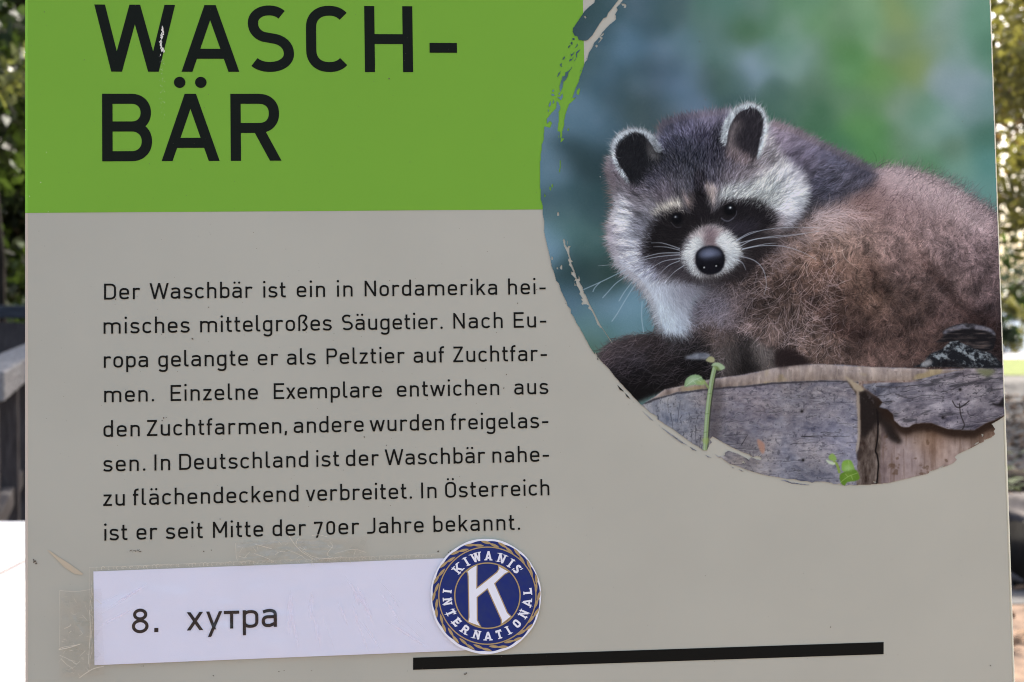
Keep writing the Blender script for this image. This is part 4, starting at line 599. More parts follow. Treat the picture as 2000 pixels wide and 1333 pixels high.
# ---- lettering: every glyph is a set of pen strokes (cap height 1) --------------------------
def se(cx, cy, rx, ry, a0, a1, n=18, p=.82):
    a = np.radians(np.linspace(a0, a1, n)); c, s = np.cos(a), np.sin(a)
    return [(cx + rx * math.copysign(abs(x) ** p, x), cy + ry * math.copysign(abs(y) ** p, y)) for x, y in zip(c, s)]
def cr(pts, n=8):
    P = [np.array(p, float) for p in pts]; P = [2 * P[0] - P[1]] + P + [2 * P[-1] - P[-2]]; out = []
    for i in range(1, len(P) - 2):
        for t in np.arange(n) / n:
            p0, p1, p2, p3 = P[i - 1:i + 3]
            out.append(tuple(.5 * (2 * p1 + (p2 - p0) * t + (2 * p0 - 5 * p1 + 4 * p2 - p3) * t * t + (3 * p1 - p0 - 3 * p2 + p3) * t ** 3)))
    return out + [tuple(P[-2])]
def glyph(ch, t):
    o = t / 2; X = .715; A = 1.04; S = []; dots = []; sl = sr = .09
    L = lambda *p: S.append((list(p), False, 1.)); C = lambda p: S.append((p, True, 1.))
    if ch in 'äÄÖ':
        base = {'ä': 'a', 'Ä': 'A', 'Ö': 'O'}[ch]; w, S, dots, sl, sr = glyph(base, t)
        h = .97 if ch == 'ä' else 1.17; d = .145 if ch == 'ä' else .157
        dots = dots + [(w / 2 - d, h, t * (.60 if ch == 'ä' else .56)), (w / 2 + d, h, t * (.60 if ch == 'ä' else .56))]
        return w, S, dots, sl, sr
    if ch == 'D': w = .73; L((o, 0), (o, 1)); S.append(([(o, 1 - o), (.36, 1 - o)] + se(.36, .66, w - o - .36, .34 - o, 90, 0)[1:] + [(w - o, .34)] + se(.36, .34, w - o - .36, .34 - o, 0, -90)[1:] + [(o, o)], False, 1.)); sr = .06
    elif ch == 'W': w = 1.19; q = t * .56; L((q, 1), (w * .275, 0)); L((w * .275, 0), (w * .5, 1)); L((w * .5, 1), (w * .725, 0)); L((w * .725, 0), (w - q, 1)); sl = sr = .0
    elif ch == 'w': w = .97; q = t * .56; L((q, X), (w * .275, 0)); L((w * .275, 0), (w * .5, X)); L((w * .5, X), (w * .725, 0)); L((w * .725, 0), (w - q, X)); sl = sr = .01
    elif ch == 'v': w = .6; q = t * .56; L((q, X), (w / 2, 0)); L((w / 2, 0), (w - q, X)); sl = sr = .01
    elif ch == 'A': w = .865; q = t * .56; L((q, 0), (w / 2 - t * .02, 1)); L((w / 2 + t * .02, 1), (w - q, 0)); L((w * .2, .27), (w * .8, .27)); sl = sr = .0
    elif ch == 'S': w = .725; S.append((se(.36, .735, .315 - o, .265 - o, 40, 180, 16, .95) + se(.36, .735, .315 - o, .265 - o + .03, 180, 250, 8, .95)[1:] + se(.365, .275, .36 - o, .275 - o + .03, 72, 0, 8, .95) + se(.365, .275, .36 - o, .275 - o, 0, -142, 16, .95)[1:], False, 1.)); sl = sr = .05
    elif ch == 'C': w = .65; S.append((se(.345, .67, .345 - o, .33 - o, 40, 180, 18, .9) + se(.345, .33, .345 - o, .33 - o, 180, 320, 18, .9), False, 1.)); sl = sr = .05
    elif ch == 'H': w = .715; L((o, 0), (o, 1)); L((w - o, 0), (w - o, 1)); L((o, .5), (w - o, .5))
    elif ch == '-': w = .405; L((0, .37), (w, .37)); sl = sr = .08
    elif ch == 'B':
        w = .737; y = .515; L((o, 0), (o, 1)); S.append(([(o, 1 - o), (.44, 1 - o)] + se(.44, (1 - o + y) / 2, w - o - .455, (1 - o - y) / 2, 90, -90, 20, .95)[1:] + [(o, y)], False, 1.))
        S.append(([(o, y), (.44, y)] + se(.44, (y + o) / 2, w - o - .44, (y - o) / 2, 90, -90, 20, .95)[1:] + [(o, o)], False, 1.)); sr = .06
    elif ch in 'RP':
        w = .75 if ch == 'R' else .66; L((o, 0), (o, 1)); k = .42; y = .49
        S.append(([(o, 1 - o), (k, 1 - o)] + se(k, (1 - o + y) / 2, w - o - k - (.03 if ch == 'R' else 0), (1 - o - y) / 2, 90, -90, 20, .9)[1:] + [(o, y)], False, 1.))
        if ch == 'R': L((.40, .5), (w - t * .56, 0))
        sr = .04
    elif ch in 'O': w = .69; C(se(w / 2, .66, w / 2 - o, .34 - o, 0, 180, 16)[:-1] + [(o, .66)] + se(w / 2, .34, w / 2 - o, .34 - o, 180, 360, 16)); sl = sr = .06
    elif ch == '0': w = .54; C(se(w / 2, .56, w / 2 - o, .30 - o, 0, 180, 16) + se(w / 2, .30, w / 2 - o, .30 - o, 180, 360, 16)); sl = sr = .06
    elif ch == 'N': w = .72; L((o, 0), (o, 1)); L((w - o, 0), (w - o, 1)); L((o, 1 - .02), (w - o, .02))
    elif ch == 'M': w = .86; L((o, 0), (o, 1)); L((w - o, 0), (w - o, 1)); L((o, 1 - .03), (w / 2, .28)); L((w / 2, .28), (w - o, 1 - .03))
    elif ch == 'E': w = .65; L((o, 0), (o, 1)); L((o, 1 - o), (w, 1 - o)); L((o, .51), (w - .06, .51)); L((o, o), (w, o)); sr = .05
    elif ch == 'I': w = t; L((o, 0), (o, 1))
    elif ch == 'J': w = .52; L((w - o, 1), (w - o, .25), *se(.25, .25, w - o - .25, .25 - o, 0, -90, 10)[1:], (0, o)); sl = .04
    elif ch == 'Z': w = .645; L((0.02, 1 - o), (w - .03, 1 - o)); L((w - .075, 1 - o), (.075, o)); L((0, o), (w, o)); sl = sr = .05
    elif ch == 'z': w = .53; L((0.02, X - o), (w - .02, X - o)); L((w - .075, X - o), (.075, o)); L((0, o), (w, o)); sl = sr = .05
    elif ch == 'L': w = .6; L((o, 0), (o, 1)); L((o, o), (w, o))
    elif ch == 'T': w = .66; L((0, 1 - o), (w, 1 - o)); L((w / 2, 0), (w / 2, 1))
    elif ch == 'K': w = .74; L((o, 0), (o, 1)); L((w - t * .6, 1), (o, .40)); L((.30, .58), (w - t * .55, 0))
    elif ch == '7': w = .56; y = -.16; L((o, y + 1 - .14), (o, y + 1 - o), (w - o - .005, y + 1 - o)); L((w - o - .01, y + 1 - o * .6), (.17, y)); sl = sr = .05
    elif ch in 'ao' and ch == 'a':
        w = .59; S.append(([(.055, X - .115)] + cr([(.075, X - .11), (.17, X - o - .015), (.29, X - o)], 4) + se(.29, X - .23, w - o - .29, .23 - o, 88, 0, 12) + [(w - o, 0)], False, 1.))
        S.append(([(w - o, .405), (.25, .405)] + se(.25, (.405 + o) / 2, .25 - o, (.405 - o) / 2, 90, 270, 16)[1:] + [(.32, o), (w - o, .145)], False, 1.)); sl = .06
    elif ch in 'bdpgq':
        w = .58; x0 = o; C(se(w / 2, X - .26, w / 2 - o, .26 - o, 0, 180, 16) + se(w / 2, .26, w / 2 - o, .26 - o, 180, 360, 16))
        if ch == 'b': L((o, 0), (o, A)); sr = .06
        if ch == 'd': L((w - o, 0), (w - o, A)); sl = .06
        if ch == 'p': L((o, -.29), (o, X)); sr = .06
        if ch == 'g': L((w - o, X), (w - o, -.06), *se(.30, -.06, w - o - .30, .24 - o + .02, 0, -90, 10)[1:], *cr([(.26, -.2585), (.14, -.235), (.06, -.165)], 4)); sl = .06
    elif ch == 'o': w = .59; C(se(w / 2, X - .3, w / 2 - o, .3 - o, 0, 180, 16) + se(w / 2, .3, w / 2 - o, .3 - o, 180, 360, 16)); sl = sr = .06
    elif ch == 'e':
        w = .60; S.append(([(o * 1.2, .36), (w - o, .36)] + se(w / 2, X - .29, w / 2 - o, .29 - o, 0, 180, 16) + se(w / 2, .29, w / 2 - o, .29 - o, 180, 285, 12) + cr([(w * .66, o + .005), (w * .82, .085), (w - .04, .14)], 4)[1:], False, 1.)); sl = sr = .06
    elif ch == 'c': w = .55; S.append(([(w - .04, X - .14)] + se(.30, X - .28, .30 - o, .28 - o, 60, 180, 14, .9) + se(.30, .28, .30 - o, .28 - o, 180, 300, 14, .9) + [(w - .035, .14)], False, 1.)); sl = sr = .055
    elif ch == 's': w = .575; L(*cr([(.03, .135), (.13, .075), (.28, o), (.42, .075), (w - o, .205), (.43, .315), (.28, .355), (.14, .39), (o + .015, .52), (.15, X - .075), (.29, X - o), (.42, X - .08), (.52, X - .13)], 6)); sl = sr = .05
    elif ch in 'nhm':
        w = .565 if ch != 'm' else 1.045; L((o, 0), (o, A if ch == 'h' else X)); k = w if ch != 'm' else w / 2 + o
        S.append(([(o, X - .24)] + se((o + k - o) / 2, X - .24, (k - o - o) / 2, .24 - o, 175, 0, 16) + [(k - o, 0)], False, 1.))
        if ch == 'm': S.append(([(k - o, X - .24)] + se((k - o + w - o) / 2, X - .24, (w - k) / 2, .24 - o, 175, 0, 16) + [(w - o, 0)], False, 1.))
    elif ch == 'u': w = .565; L((w - o, 0), (w - o, X)); S.append(([(o, X)] + se(w / 2, .24, w / 2 - o, .24 - o, 180, 355, 16) + [(w - o, .24)], False, 1.))
    elif ch == 'r': w = .46; L((o, 0), (o, X)); S.append(([(o, X - .22)] + se(.31, X - .22, .31 - o, .22 - o, 175, 85, 10) + [(w - .035, X - .1)], False, 1.)); sr = .02
    elif ch == 'i': w = t; L((o, 0), (o, X)); dots.append((o, .985, t * .64))
    elif ch == 't': w = .37; L((.13, .95), (.13, .2), *se(.30, .2, .17, .2 - o, 180, 270, 8)[1:], (w, o)); L((0, X - o), (w - .02, X - o)); sl = sr = .05
    elif ch == 'f': w = .35; L((.13, 0), (.13, .82), *se(.31, .82, .18, .22 - o, 180, 90, 8)[1:], (w, A - o)); L((0, X - o), (w - .02, X - o)); sl = sr = .03
    elif ch == 'l': w = .27; L((o, A), (o, .18), *se(o + .15, .18, .15, .18 - o, 180, 270, 8)[1:], (w, o)); sr = .05
    elif ch == 'k': w = .58; L((o, 0), (o, A)); L((w - .09, X), (o, .25)); L((.23, .41), (w - .07, 0)); sr = .02
    elif ch == 'x': w = .58; L((.07, X), (w - .07, 0)); L((w - .07, X), (.07, 0)); sl = sr = .02
    elif ch == 'y': w = .6; q = t * .56; L((q, X), (w / 2 + .01, 0)); L((w - q, X), (w * .21, -.29)); sl = sr = .01
    elif ch == 'ß':
        w = .585; S.append(([(o, 0), (o, A - .25)] + se(.29, A - .25, .29 - o, .25 - o, 180, 20, 14) + cr([(w - o - .03, .77), (.33, .565), (.36, .52), (w - o, .27), (.42, o + .01), (.25, o)], 6)[1:], False, 1.)); sr = .06
    elif ch == '.': w = t * 1.25; dots.append((w / 2, t * .62, t * .64)); sl = sr = .08
    elif ch == ',': w = t * 1.2; S.append(([(w * .62, .14), (w * .36, -.13)], False, 1.)); dots.append((w * .52, t * .62, t * .58)); sl = sr = .05
    elif ch == 'т': w = .56; L((0, X - o), (w, X - o)); L((w / 2, 0), (w / 2, X)); sl = sr = .04
    elif ch == '8': w = .62; C(se(w / 2, .755, w / 2 - o - .045, .245 - o, 0, 360, 32, 1.)[:-1]); C(se(w / 2, .275, w / 2 - o, .275 - o + .015, 0, 360, 32, 1.)[:-1]); sl = sr = .06
    else: raise KeyError(ch)
    return w, S, dots, sl, sr
class Pen:                                             # collects flat strokes, each a hair above the one before
    def __init__(s, step=1.2e-5): s.v = []; s.f = []; s.k = 0; s.step = step
    def stroke(s, pts, closed, w, z=0.):
        P = [np.array(pts[0], float)]
        for p in pts[1:]:
            if np.hypot(*(np.array(p) - P[-1])) > w * .02: P.append(np.array(p, float))
        if closed and np.hypot(*(P[0] - P[-1])) < w * .05: P.pop()
        n = len(P)
        if n < 2: return
        z += s.k * s.step; s.k = (s.k + 1) % 7; b = len(s.v)
        for i in range(n):
            a = P[i - 1] if (i or closed) else None; c = P[(i + 1) % n] if (i < n - 1 or closed) else None
            d1 = (P[i] - a) / np.hypot(*(P[i] - a)) if a is not None else None; d2 = (c - P[i]) / np.hypot(*(c - P[i])) if c is not None else None
            if d1 is None: d1 = d2
            if d2 is None: d2 = d1
            m = d1 + d2; m = m / max(np.hypot(*m), 1e-6); nn = np.array([-m[1], m[0]]); k = max(nn @ np.array([-d1[1], d1[0]]), .45)
            q = nn * (w / 2 / k); e = [P[i] + q, P[i] - q]
            if n == 2 and not closed and abs(d1[1]) > .3: e = [x - d1 * ((x[1] - P[i][1]) / d1[1]) for x in e]   # slanted strokes end level
            s.v += [(*e[0], z), (*e[1], z)]
        for i in range(n if closed else n - 1):
            j = (i + 1) % n; s.f.append((b + 2 * i, b + 2 * i + 1, b + 2 * j + 1, b + 2 * j))
    def disc(s, x, y, rx, ry=None, z=0., n=20):
        ry = ry or rx; z += s.k * s.step; s.k = (s.k + 1) % 7; b = len(s.v)
        s.v += [(x + rx * math.cos(2 * math.pi * i / n), y + ry * math.sin(2 * math.pi * i / n), z) for i in range(n)]; s.f.append(tuple(range(b, b + n)))
    def poly(s, pts, z=0.):
        z += s.k * s.step; s.k = (s.k + 1) % 7; b = len(s.v)
        ar = sum(p[0] * q[1] - q[0] * p[1] for p, q in zip(pts, pts[1:] + pts[:1]))
        if ar < 0: pts = pts[::-1]
        s.v += [(p[0], p[1], z) for p in pts]; s.f.append(tuple(range(b, b + len(pts))))
    def glyph(s, ch, x, y, h, t, sx=1., skew=0.):
        w, S, dots, _, _ = glyph(ch, t)
        T = lambda p: (x + p[0] * h * sx, y + p[1] * h)
        for pts, cl, k in S: s.stroke([T(p) for p in pts], cl, t * h * k)
        for a, b, r in dots: s.disc(*T((a, b)), r * h)
        return w * h * sx
    def word(s, txt, u0, u1, v0, v1, h, t):
        G = [glyph(c, t) for c in txt]; W = sum(g[0] for g in G); gaps = [G[i][4] + G[i + 1][3] for i in range(len(G) - 1)]
        tot = W + sum(gaps); extra = ((u1 - u0) / h - tot) / max(len(gaps), 1); sx = 1.
        if abs(extra) > .09 or not gaps:
            e2 = max(-.06, min(.09, extra)); sx = ((u1 - u0) / h - sum(gaps) - e2 * len(gaps)) / W; extra = e2
            sx = max(.85, min(1.2, sx))
        u = u0
        for i, c in enumerate(txt):
            f = (u - u0) / max(u1 - u0, 1e-6); w = s.glyph(c, u, v0 + (v1 - v0) * f, h, t, sx); u += w + ((gaps[i] + extra) * h if i < len(gaps) else 0)
    def build(s, name, m, parent, z=0.):
        return mesh(name, [(a, b, c + z) for a, b, c in s.v], s.f, m, parent)

# ---- the sign -------------------------------------------------------------------------------
sign = empty("information_sign"); place_root(sign)
tag(sign, "upright wildlife information sign with green header, grey text field and raccoon photo", "sign")
UL = (plane(48.6, 30)[0] + plane(47.6, 1300)[0] + plane(49.4, 660)[0]) / 3; UR = (plane(1935.5, 20)[0] + plane(1956, 660)[0] + plane(1981, 1310)[0]) / 3
VG = (plane(49.4, 416.7)[1] + plane(960, 410)[1]) / 2; UG = plane(1139.7, 60)[0]
VT = plane(1000, -330)[1]; TH = .012; BE = .0016
PLW = 166, 163.5, 156.5
grey = mat("print_grey", ink(*PLW), .45, .06)
noisy(grey, 8, .075, 9, lo=.25, hi=.62)
green = mat("print_green", ink(111, 160, 58), .45, .06); noisy(green, 7, .04, 5, lo=.3, hi=.7)
black = mat("print_black", ink(22, 22, 21), .45, .05)
headk = mat("print_heading_black", ink(21, 25, 22), .45, .05)
bm = bmesh.new(); box(bm, UL, UR, 0, VT, -TH, 0, BE); bmobj("panel", bm, grey, sign, True)
def wrapped(u0, u1, v0, v1, z, left=False, right=False):  # a printed field, turned over the panel's rounded edge where it reaches it
    prof = []
    if left: prof += [(UL + BE - BE * math.sin(a), -BE + BE * math.cos(a)) for a in np.linspace(math.pi / 2, 0, 7)]
    else: prof.append((u0, 0))
    if right: prof += [(UR - BE + BE * math.sin(a), -BE + BE * math.cos(a)) for a in np.linspace(0, math.pi / 2, 7)]
    else: prof.append((u1, 0))
    V = []; Fc = []
    for i, (u, zz) in enumerate(prof):
        k = 1 if not left or i > 6 else 1; V += [(u - (z if left and i == 0 else 0), v0, zz + z), (u - (z if left and i == 0 else 0), v1, zz + z)]
    for i in range(len(prof) - 1): Fc.append((2 * i, 2 * i + 2, 2 * i + 3, 2 * i + 1))
    return V, Fc
V, Fc = wrapped(UL, UG, VG, VT - BE, .00012, left=True); mesh("green_header", V, Fc, green, sign, True)
trim = mat("edge_trim_grey", ink(178, 169, 165), .4, .08); trimg = mat("edge_trim_green", ink(120, 172, 66), .4, .08); trimr = mat("edge_trim_sunlit", ink(214, 211, 200), .4, .1)
def edge_strip(u0, u1, v0, v1, m):
    n = 12; V = []; Fc = []
    for i in range(n + 1):
        f = i / n; jt = .00008 * math.sin(i * 2.3)
        V += [(u0 - .0001, v0 + (v1 - v0) * f, -.0012), (u0 + .0003, v0 + (v1 - v0) * f, .0003), (u1 + jt, v0 + (v1 - v0) * f, .0003), (u1 + jt + .0002, v0 + (v1 - v0) * f, .00002)]
    for i in range(n):
        for k in range(3): a = 4 * i + k; Fc.append((a, a + 1, a + 5, a + 4))
    mesh("edge_trim", V, [f[::-1] for f in Fc], m, sign)
edge_strip(UL, UL + .0017, 0, VG - .0002, trim); edge_strip(UL, UL + .0017, VG, VT, trimg); edge_strip(UR - .0008, UR + .0001, 0, VT, trimr)  # pale right strip has the rim's sunlight painted into its colour
# heading
pen = Pen(); HH = plane(812, 13.4)[1] - plane(805, 142.1)[1]; t = .15
b1 = (plane(218, 140.2)[1] + plane(807, 142.1)[1]) / 2; b2 = plane(300, 315.4)[1]
for ch, x0, x1, b, yb in (('W', 183.8, 343.7, b1, 140), ('A', 354.3, 468, b1, 140), ('S', 479, 574.6, b1, 140), ('C', 598.6, 683.6, b1, 140), ('H', 712.8, 807, b1, 140), ('-', 839, 892.5, b1, 95),
                          ('B', 200.2, 297.1, b2, 310), ('Ä', 315.4, 429.6, b2, 310), ('R', 451, 549.7, b2, 310)):
    u0, u1 = plane(x0, yb)[0], plane(x1, yb)[0]; w0 = glyph(ch, t)[0] * HH
    pen.glyph(ch, u0, b, HH, t, (u1 - u0) / w0)
pen.build("heading_lettering", headk, sign, .00025)
# paragraph
pen = Pen(); LINES = [
 ((220, 585.5, 1010, 575.7), [("Der", 203.5, 274.3), ("Waschbär", 292.2, 494), ("ist", 514.6, 558.3), ("ein", 579.7, 635), ("in", 658.4, 688.9), ("Nordamerika", 712.4, 971.1), ("hei-", 992.7, 1065.9)]),
 ((220, 652.2, 975, 641.2), [("misches", 202.5, 370.9), ("mittelgroßes", 391.1, 648.3), ("Säugetier.", 666.8, 864.8), ("Nach", 885.7, 981.9), ("Eu-", 1003.5, 1067.1)]),
 ((205, 718.9, 895, 707.9), [("ropa", 203, 289.2), ("gelangte", 309.5, 484.3), ("er", 503.6, 544.1), ("als", 560.6, 617), ("Pelztier", 638, 791.1), ("auf", 807.9, 867.7), ("Zuchtfar-", 885.2, 1068.3)]),
 ((210, 786.1, 1035, 770.8), [("men.", 203.7, 301.2), ("Einzelne", 333.4, 503.8), ("Exemplare", 534.9, 746), ("entwichen", 775.5, 975.2), ("aus", 1004.5, 1071.2)]),
 ((240, 853.2, 1040, 836.8), [("den", 202.3, 273.1), ("Zuchtfarmen,", 287, 560.6), ("andere", 573.7, 710.5), ("wurden", 722, 867.2), ("freigelas-", 880.4, 1071.2)]),
 ((230, 921.1, 1030, 902.8), [("sen.", 201.8, 284.2), ("In", 301.9, 332.5), ("Deutschland", 350.2, 602), ("ist", 618.1, 662.5), ("der", 675.9, 740.7), ("Waschbär", 751.5, 948.3), ("nahe-", 962, 1072.4)]),
 ((220, 988.5, 1060, 968.1), [("zu", 201.8, 243.9), ("flächendeckend", 259.8, 583.2), ("verbreitet.", 597.4, 804.8), ("In", 822.8, 852.8), ("Österreich", 869.6, 1073.1)]),
 ((206, 1056.3, 960, 1036.7), [("ist", 204.1, 249), ("er", 266.9, 308.1), ("seit", 324.2, 396.2), ("Mitte", 416.2, 514.2), ("der", 532.6, 598.6), ("70er", 613.5, 702.3), ("Jahre", 717.2, 827.6), ("bekannt.", 846.8, 1016)])]
CAPH = .5 * (plane(620, 585 - 31)[1] - plane(620, 585)[1] + plane(620, 1050 - 31)[1] - plane(620, 1050)[1])
for (xa, ya, xb, yb), words in LINES:
    bs = lambda x: ya + (yb - ya) * (x - xa) / (xb - xa)
    for txt, x0, x1 in words:
        (u0, v0), (u1, v1) = plane(x0, bs(x0)), plane(x1, bs(x1)); pen.word(txt, u0, u1, v0, v1, CAPH, .121)
pen.build("paragraph_lettering", black, sign, .00025)
pen = Pen(); pen.poly([plane(806.8, 1308.6), plane(1725.6, 1278), plane(1725.6, 1254.3), plane(806.8, 1284.8)]); pen.build("underline_bar", black, sign, .0003)
# the printed photograph: one coloured cell per paint sample, cut to the brushed outline
rgb, keep = paint_picture()
def picture():
    n = RS.col[2]; xs = np.arange(PW) + PX0 + .0; ys = np.arange(PH) + PY0 + .0
    X, Y = np.meshgrid(xs, ys); dx = (X - CX) / F; dy = -(Y - CY) / F; t = (-n.z * DIST) / (n.x * dx + n.y * dy - n.z)
    px, py, pz = t * dx, t * dy, -t + DIST; M = np.array(RS)
    U = M[0, 0] * px + M[1, 0] * py + M[2, 0] * pz; Vv = M[0, 1] * px + M[1, 1] * py + M[2, 1] * pz - VB
    cell = keep[:-1, :-1] & (U[:-1, 1:] < UR - BE * .3) & (Vv[:-1, 1:] < VT - BE)
    idx = np.arange(PH * PW).reshape(PH, PW); q = np.stack([idx[1:, :-1][cell], idx[1:, 1:][cell], idx[:-1, 1:][cell], idx[:-1, :-1][cell]], 1)
    used, inv = np.unique(q, return_inverse=True); q = inv.reshape(-1)
    co = np.stack([U.ravel()[used], Vv.ravel()[used], np.full(len(used), .0004)], 1).astype(np.float32)
    me = bpy.data.meshes.new("animal_picture"); nf = len(q) // 4
    me.vertices.add(len(used)); me.vertices.foreach_set("co", co.ravel()); me.loops.add(nf * 4); me.loops.foreach_set("vertex_index", q.astype(np.int32))
    me.polygons.add(nf); me.polygons.foreach_set("loop_start", np.arange(0, nf * 4, 4, dtype=np.int32)); me.update(calc_edges=True)
    at = me.color_attributes.new("print", 'FLOAT_COLOR', 'POINT'); c = np.ones((len(used), 4), np.float32); c[:, :3] = np.clip(lin(rgb.reshape(-1, 3)[used]) / E_RGB, .002, .92)
    at.data.foreach_set("color", c.ravel())
    m = mat("print_photograph", (.5, .5, .5), .45, .05); nn = m.node_tree.nodes.new("ShaderNodeVertexColor"); nn.layer_name = "print"
    m.node_tree.links.new(nn.outputs[0], m.node_tree.nodes["Principled BSDF"].inputs["Base Color"]); me.materials.append(m)
    o = link(bpy.data.objects.new("animal_picture", me), sign); o['label'] = "printed photo of a raccoon curled on a stump, with a dry brush edge"
picture()
# wear: scraped paint on the W, dirt specks
rs = random.Random(5); pen = Pen()
def blot(pen, x, y, r, k=7, el=1., ang=0.):
    c, s = math.cos(ang), math.sin(ang); P = []
    for i in range(k):
        a = 2 * math.pi * i / k; q = r * rs.uniform(.6, 1.25); dx, dy = q * el * math.cos(a), q / el * math.sin(a); P.append(plane(x + dx * c - dy * s, y + dx * s + dy * c))
    pen.poly(P)
for i in range(34):
    f = rs.random(); x = 318.5 - 5 * f + rs.gauss(0, 1.6); y = 54 + 48 * f; blot(pen, x, y, rs.uniform(.7, 2.1), 7, rs.uniform(1, 1.9), 1.75 + rs.gauss(0, .3))
for x, y, r, el in ((318, 60, 2.6, 2.2), (316.5, 72, 2.4, 2.4), (314.5, 86, 3.0, 1.8), (317, 99, 3.6, 1.3), (321, 101, 2.2, 1.4), (314, 108, 1.4, 2), (318, 97, 2.8, 1.2)): blot(pen, x, y, r, 9, el, 1.75)
for i in range(46):
    y = rs.uniform(110, 235); blot(pen, 316 + rs.gauss(0, 3.5) + (y - 110) * .02, y, rs.uniform(.3, .65), 5)
for x, y in ((91, 298), (94.5, 414.5), (80, 357), (58, 384), (1172, 346), (49.8, 103), (1944, 335), (50, 254), (1938, 60)): blot(pen, x, y, .9, 6)
pen.build("paint_scratches", mat("scraped_paint", ink(205, 205, 205), .6, .2), sign, .0005)["kind"] = "stuff"
pen = Pen()
for i in range(520):
    x, y = rs.uniform(60, 1900), rs.uniform(10, 1320); blot(pen, x, y, rs.choice([.35, .4, .5, .5, .65]), 6, rs.uniform(1, 1.5), rs.uniform(0, 3))
for x, y, r in ((87, 24, 1), (165, 118, 1), (760, 154.5, 1.4), (801, 317, 1), (1048, 566.5, 1.1), (1011, 592.5, 1.2), (989, 732, 1.2), (984, 758.5, 1.3), (711.5, 854, 1.4), (776, 639, 1), (408, 600.5, 1.2), (376, 662.5, 1.8), (320, 817, 1.4), (317, 822, 1.2), (325, 816, 1), (226, 585, 1.4), (1366, 82, 1.4), (1377, 195, 1.2), (1934, 1300, 1.1), (1622, 1225, 1.2), (1835, 455, 1),
                (68, 1097, 2.6), (71, 1101, 2), (66, 1094, 1.6), (430, 1014, 1), (755, 870, 1), (398, 1077, 1.7), (413, 1075, 1.2), (856, 1077, 1.8), (880, 1076, 1.6), (876, 1079, 1.2), (555, 1310, 1.2), (609, 1310, 1), (545, 1312, 1.2), (417, 1320, 1.4), (908, 1317, 2), (911, 1315, 1.6), (280, 1301, 1)): blot(pen, x, y, r, 8, rs.uniform(1, 1.4), rs.uniform(0, 3))
for i in range(26): blot(pen, rs.uniform(248, 276), 1076 - (rs.random() - .5) * 5 + 0, rs.uniform(.4, 1.2), 6, 1.8, -.2)
pen.build("dirt_specks", mat("dirt", ink(92, 84, 78), .8, .1), sign, .00046)["kind"] = "stuff"
# ---- the taped paper label ------------------------------------------------------------------
def film(name, tint, gloss, rough=.18, alpha=.9):
    m = bpy.data.materials.new(name); m.use_nodes = True; t = m.node_tree; t.nodes.clear()
    o = t.nodes.new("ShaderNodeOutputMaterial"); mx = t.nodes.new("ShaderNodeMixShader"); tr = t.nodes.new("ShaderNodeBsdfTransparent"); gl = t.nodes.new("ShaderNodeBsdfGlossy"); df = t.nodes.new("ShaderNodeBsdfDiffuse"); m2 = t.nodes.new("ShaderNodeMixShader")
    tr.inputs[0].default_value = (*tint, 1); gl.inputs["Roughness"].default_value = rough; gl.inputs[0].default_value = (1, 1, 1, 1); df.inputs[0].default_value = (.62, .57, .53, 1)
    lw = t.nodes.new("ShaderNodeLayerWeight"); lw.inputs[0].default_value = .35; mt = t.nodes.new("ShaderNodeMath"); mt.operation = 'MULTIPLY_ADD'; mt.inputs[1].default_value = .25; mt.inputs[2].default_value = gloss
    m2.inputs[0].default_value = alpha
    t.links.new(df.outputs[0], m2.inputs[1]); t.links.new(tr.outputs[0], m2.inputs[2]); t.links.new(lw.outputs["Fresnel"], mt.inputs[0]); t.links.new(mt.outputs[0], mx.inputs[0])
    t.links.new(m2.outputs[0], mx.inputs[1]); t.links.new(gl.outputs[0], mx.inputs[2]); t.links.new(mx.outputs[0], o.inputs[0]); return m
lab_u, lab_v = plane(185.2, 1299.1)
lab = empty("paper_label"); place_root(lab, lab_u, lab_v, .0006)
tag(lab, "white paper strip numbered 8 with a Cyrillic word, laminated and taped under the paragraph", "label")
def Pl(x, y): a, b = plane(x, y); return a - lab_u, b - lab_v
paper = mat("white_paper", ink(209, 211, 238), .6, .05); noisy(paper, 30, .02, 3)
c4 = [Pl(185.2, 1299.1), Pl(925, 1269.5), Pl(922, 1088.5), Pl(183.2, 1116.2)]
NX, NY = 60, 20; V = []; Fc = []
for j in range(NY + 1):
    for i in range(NX + 1):
        a, b = i / NX, j / NY; u = (c4[0][0] * (1 - a) + c4[1][0] * a) * (1 - b) + (c4[3][0] * (1 - a) + c4[2][0] * a) * b; v = (c4[0][1] * (1 - a) + c4[1][1] * a) * (1 - b) + (c4[3][1] * (1 - a) + c4[2][1] * a) * b
        V.append((u, v, .0002 + .00012 * math.sin(a * 9 + b * 2)))
for j in range(NY):
    for i in range(NX): k = j * (NX + 1) + i; Fc.append((k, k + 1, k + NX + 2, k + NX + 1))
mesh("paper", V, Fc, paper, lab, True)
pen = Pen(); prn = mat("laser_print", ink(28, 24, 26), .6, .2); noisy(prn, 900, .0, 3, col2=ink(56, 42, 40), lo=.30, hi=.44)
Z6 = lambda X, Y: Pl(60 + X / 3.571, 1030 + Y / 3.571)
def fit(ch, x0, x1, yb, top, t, full=1.):
    (u0, v0), (u1, _) = Z6(x0, yb), Z6(x1, yb); h = (Z6(x0, top)[1] - v0) / full; w0 = glyph(ch, t)[0] * h
    pen.glyph(ch, u0, v0, h, t, (u1 - u0) / w0)
fit('8', 707, 826, 737, 568, .128); fit('x', 1090, 1206, 719, 592, .122, .715); fit('y', 1225, 1340, 713, 587, .118, .715); fit('т', 1350, 1457, 707, 583, .125, .715); fit('p', 1480, 1591, 702, 578, .125, .715); fit('a', 1613, 1719, 696, 570, .125, .715)
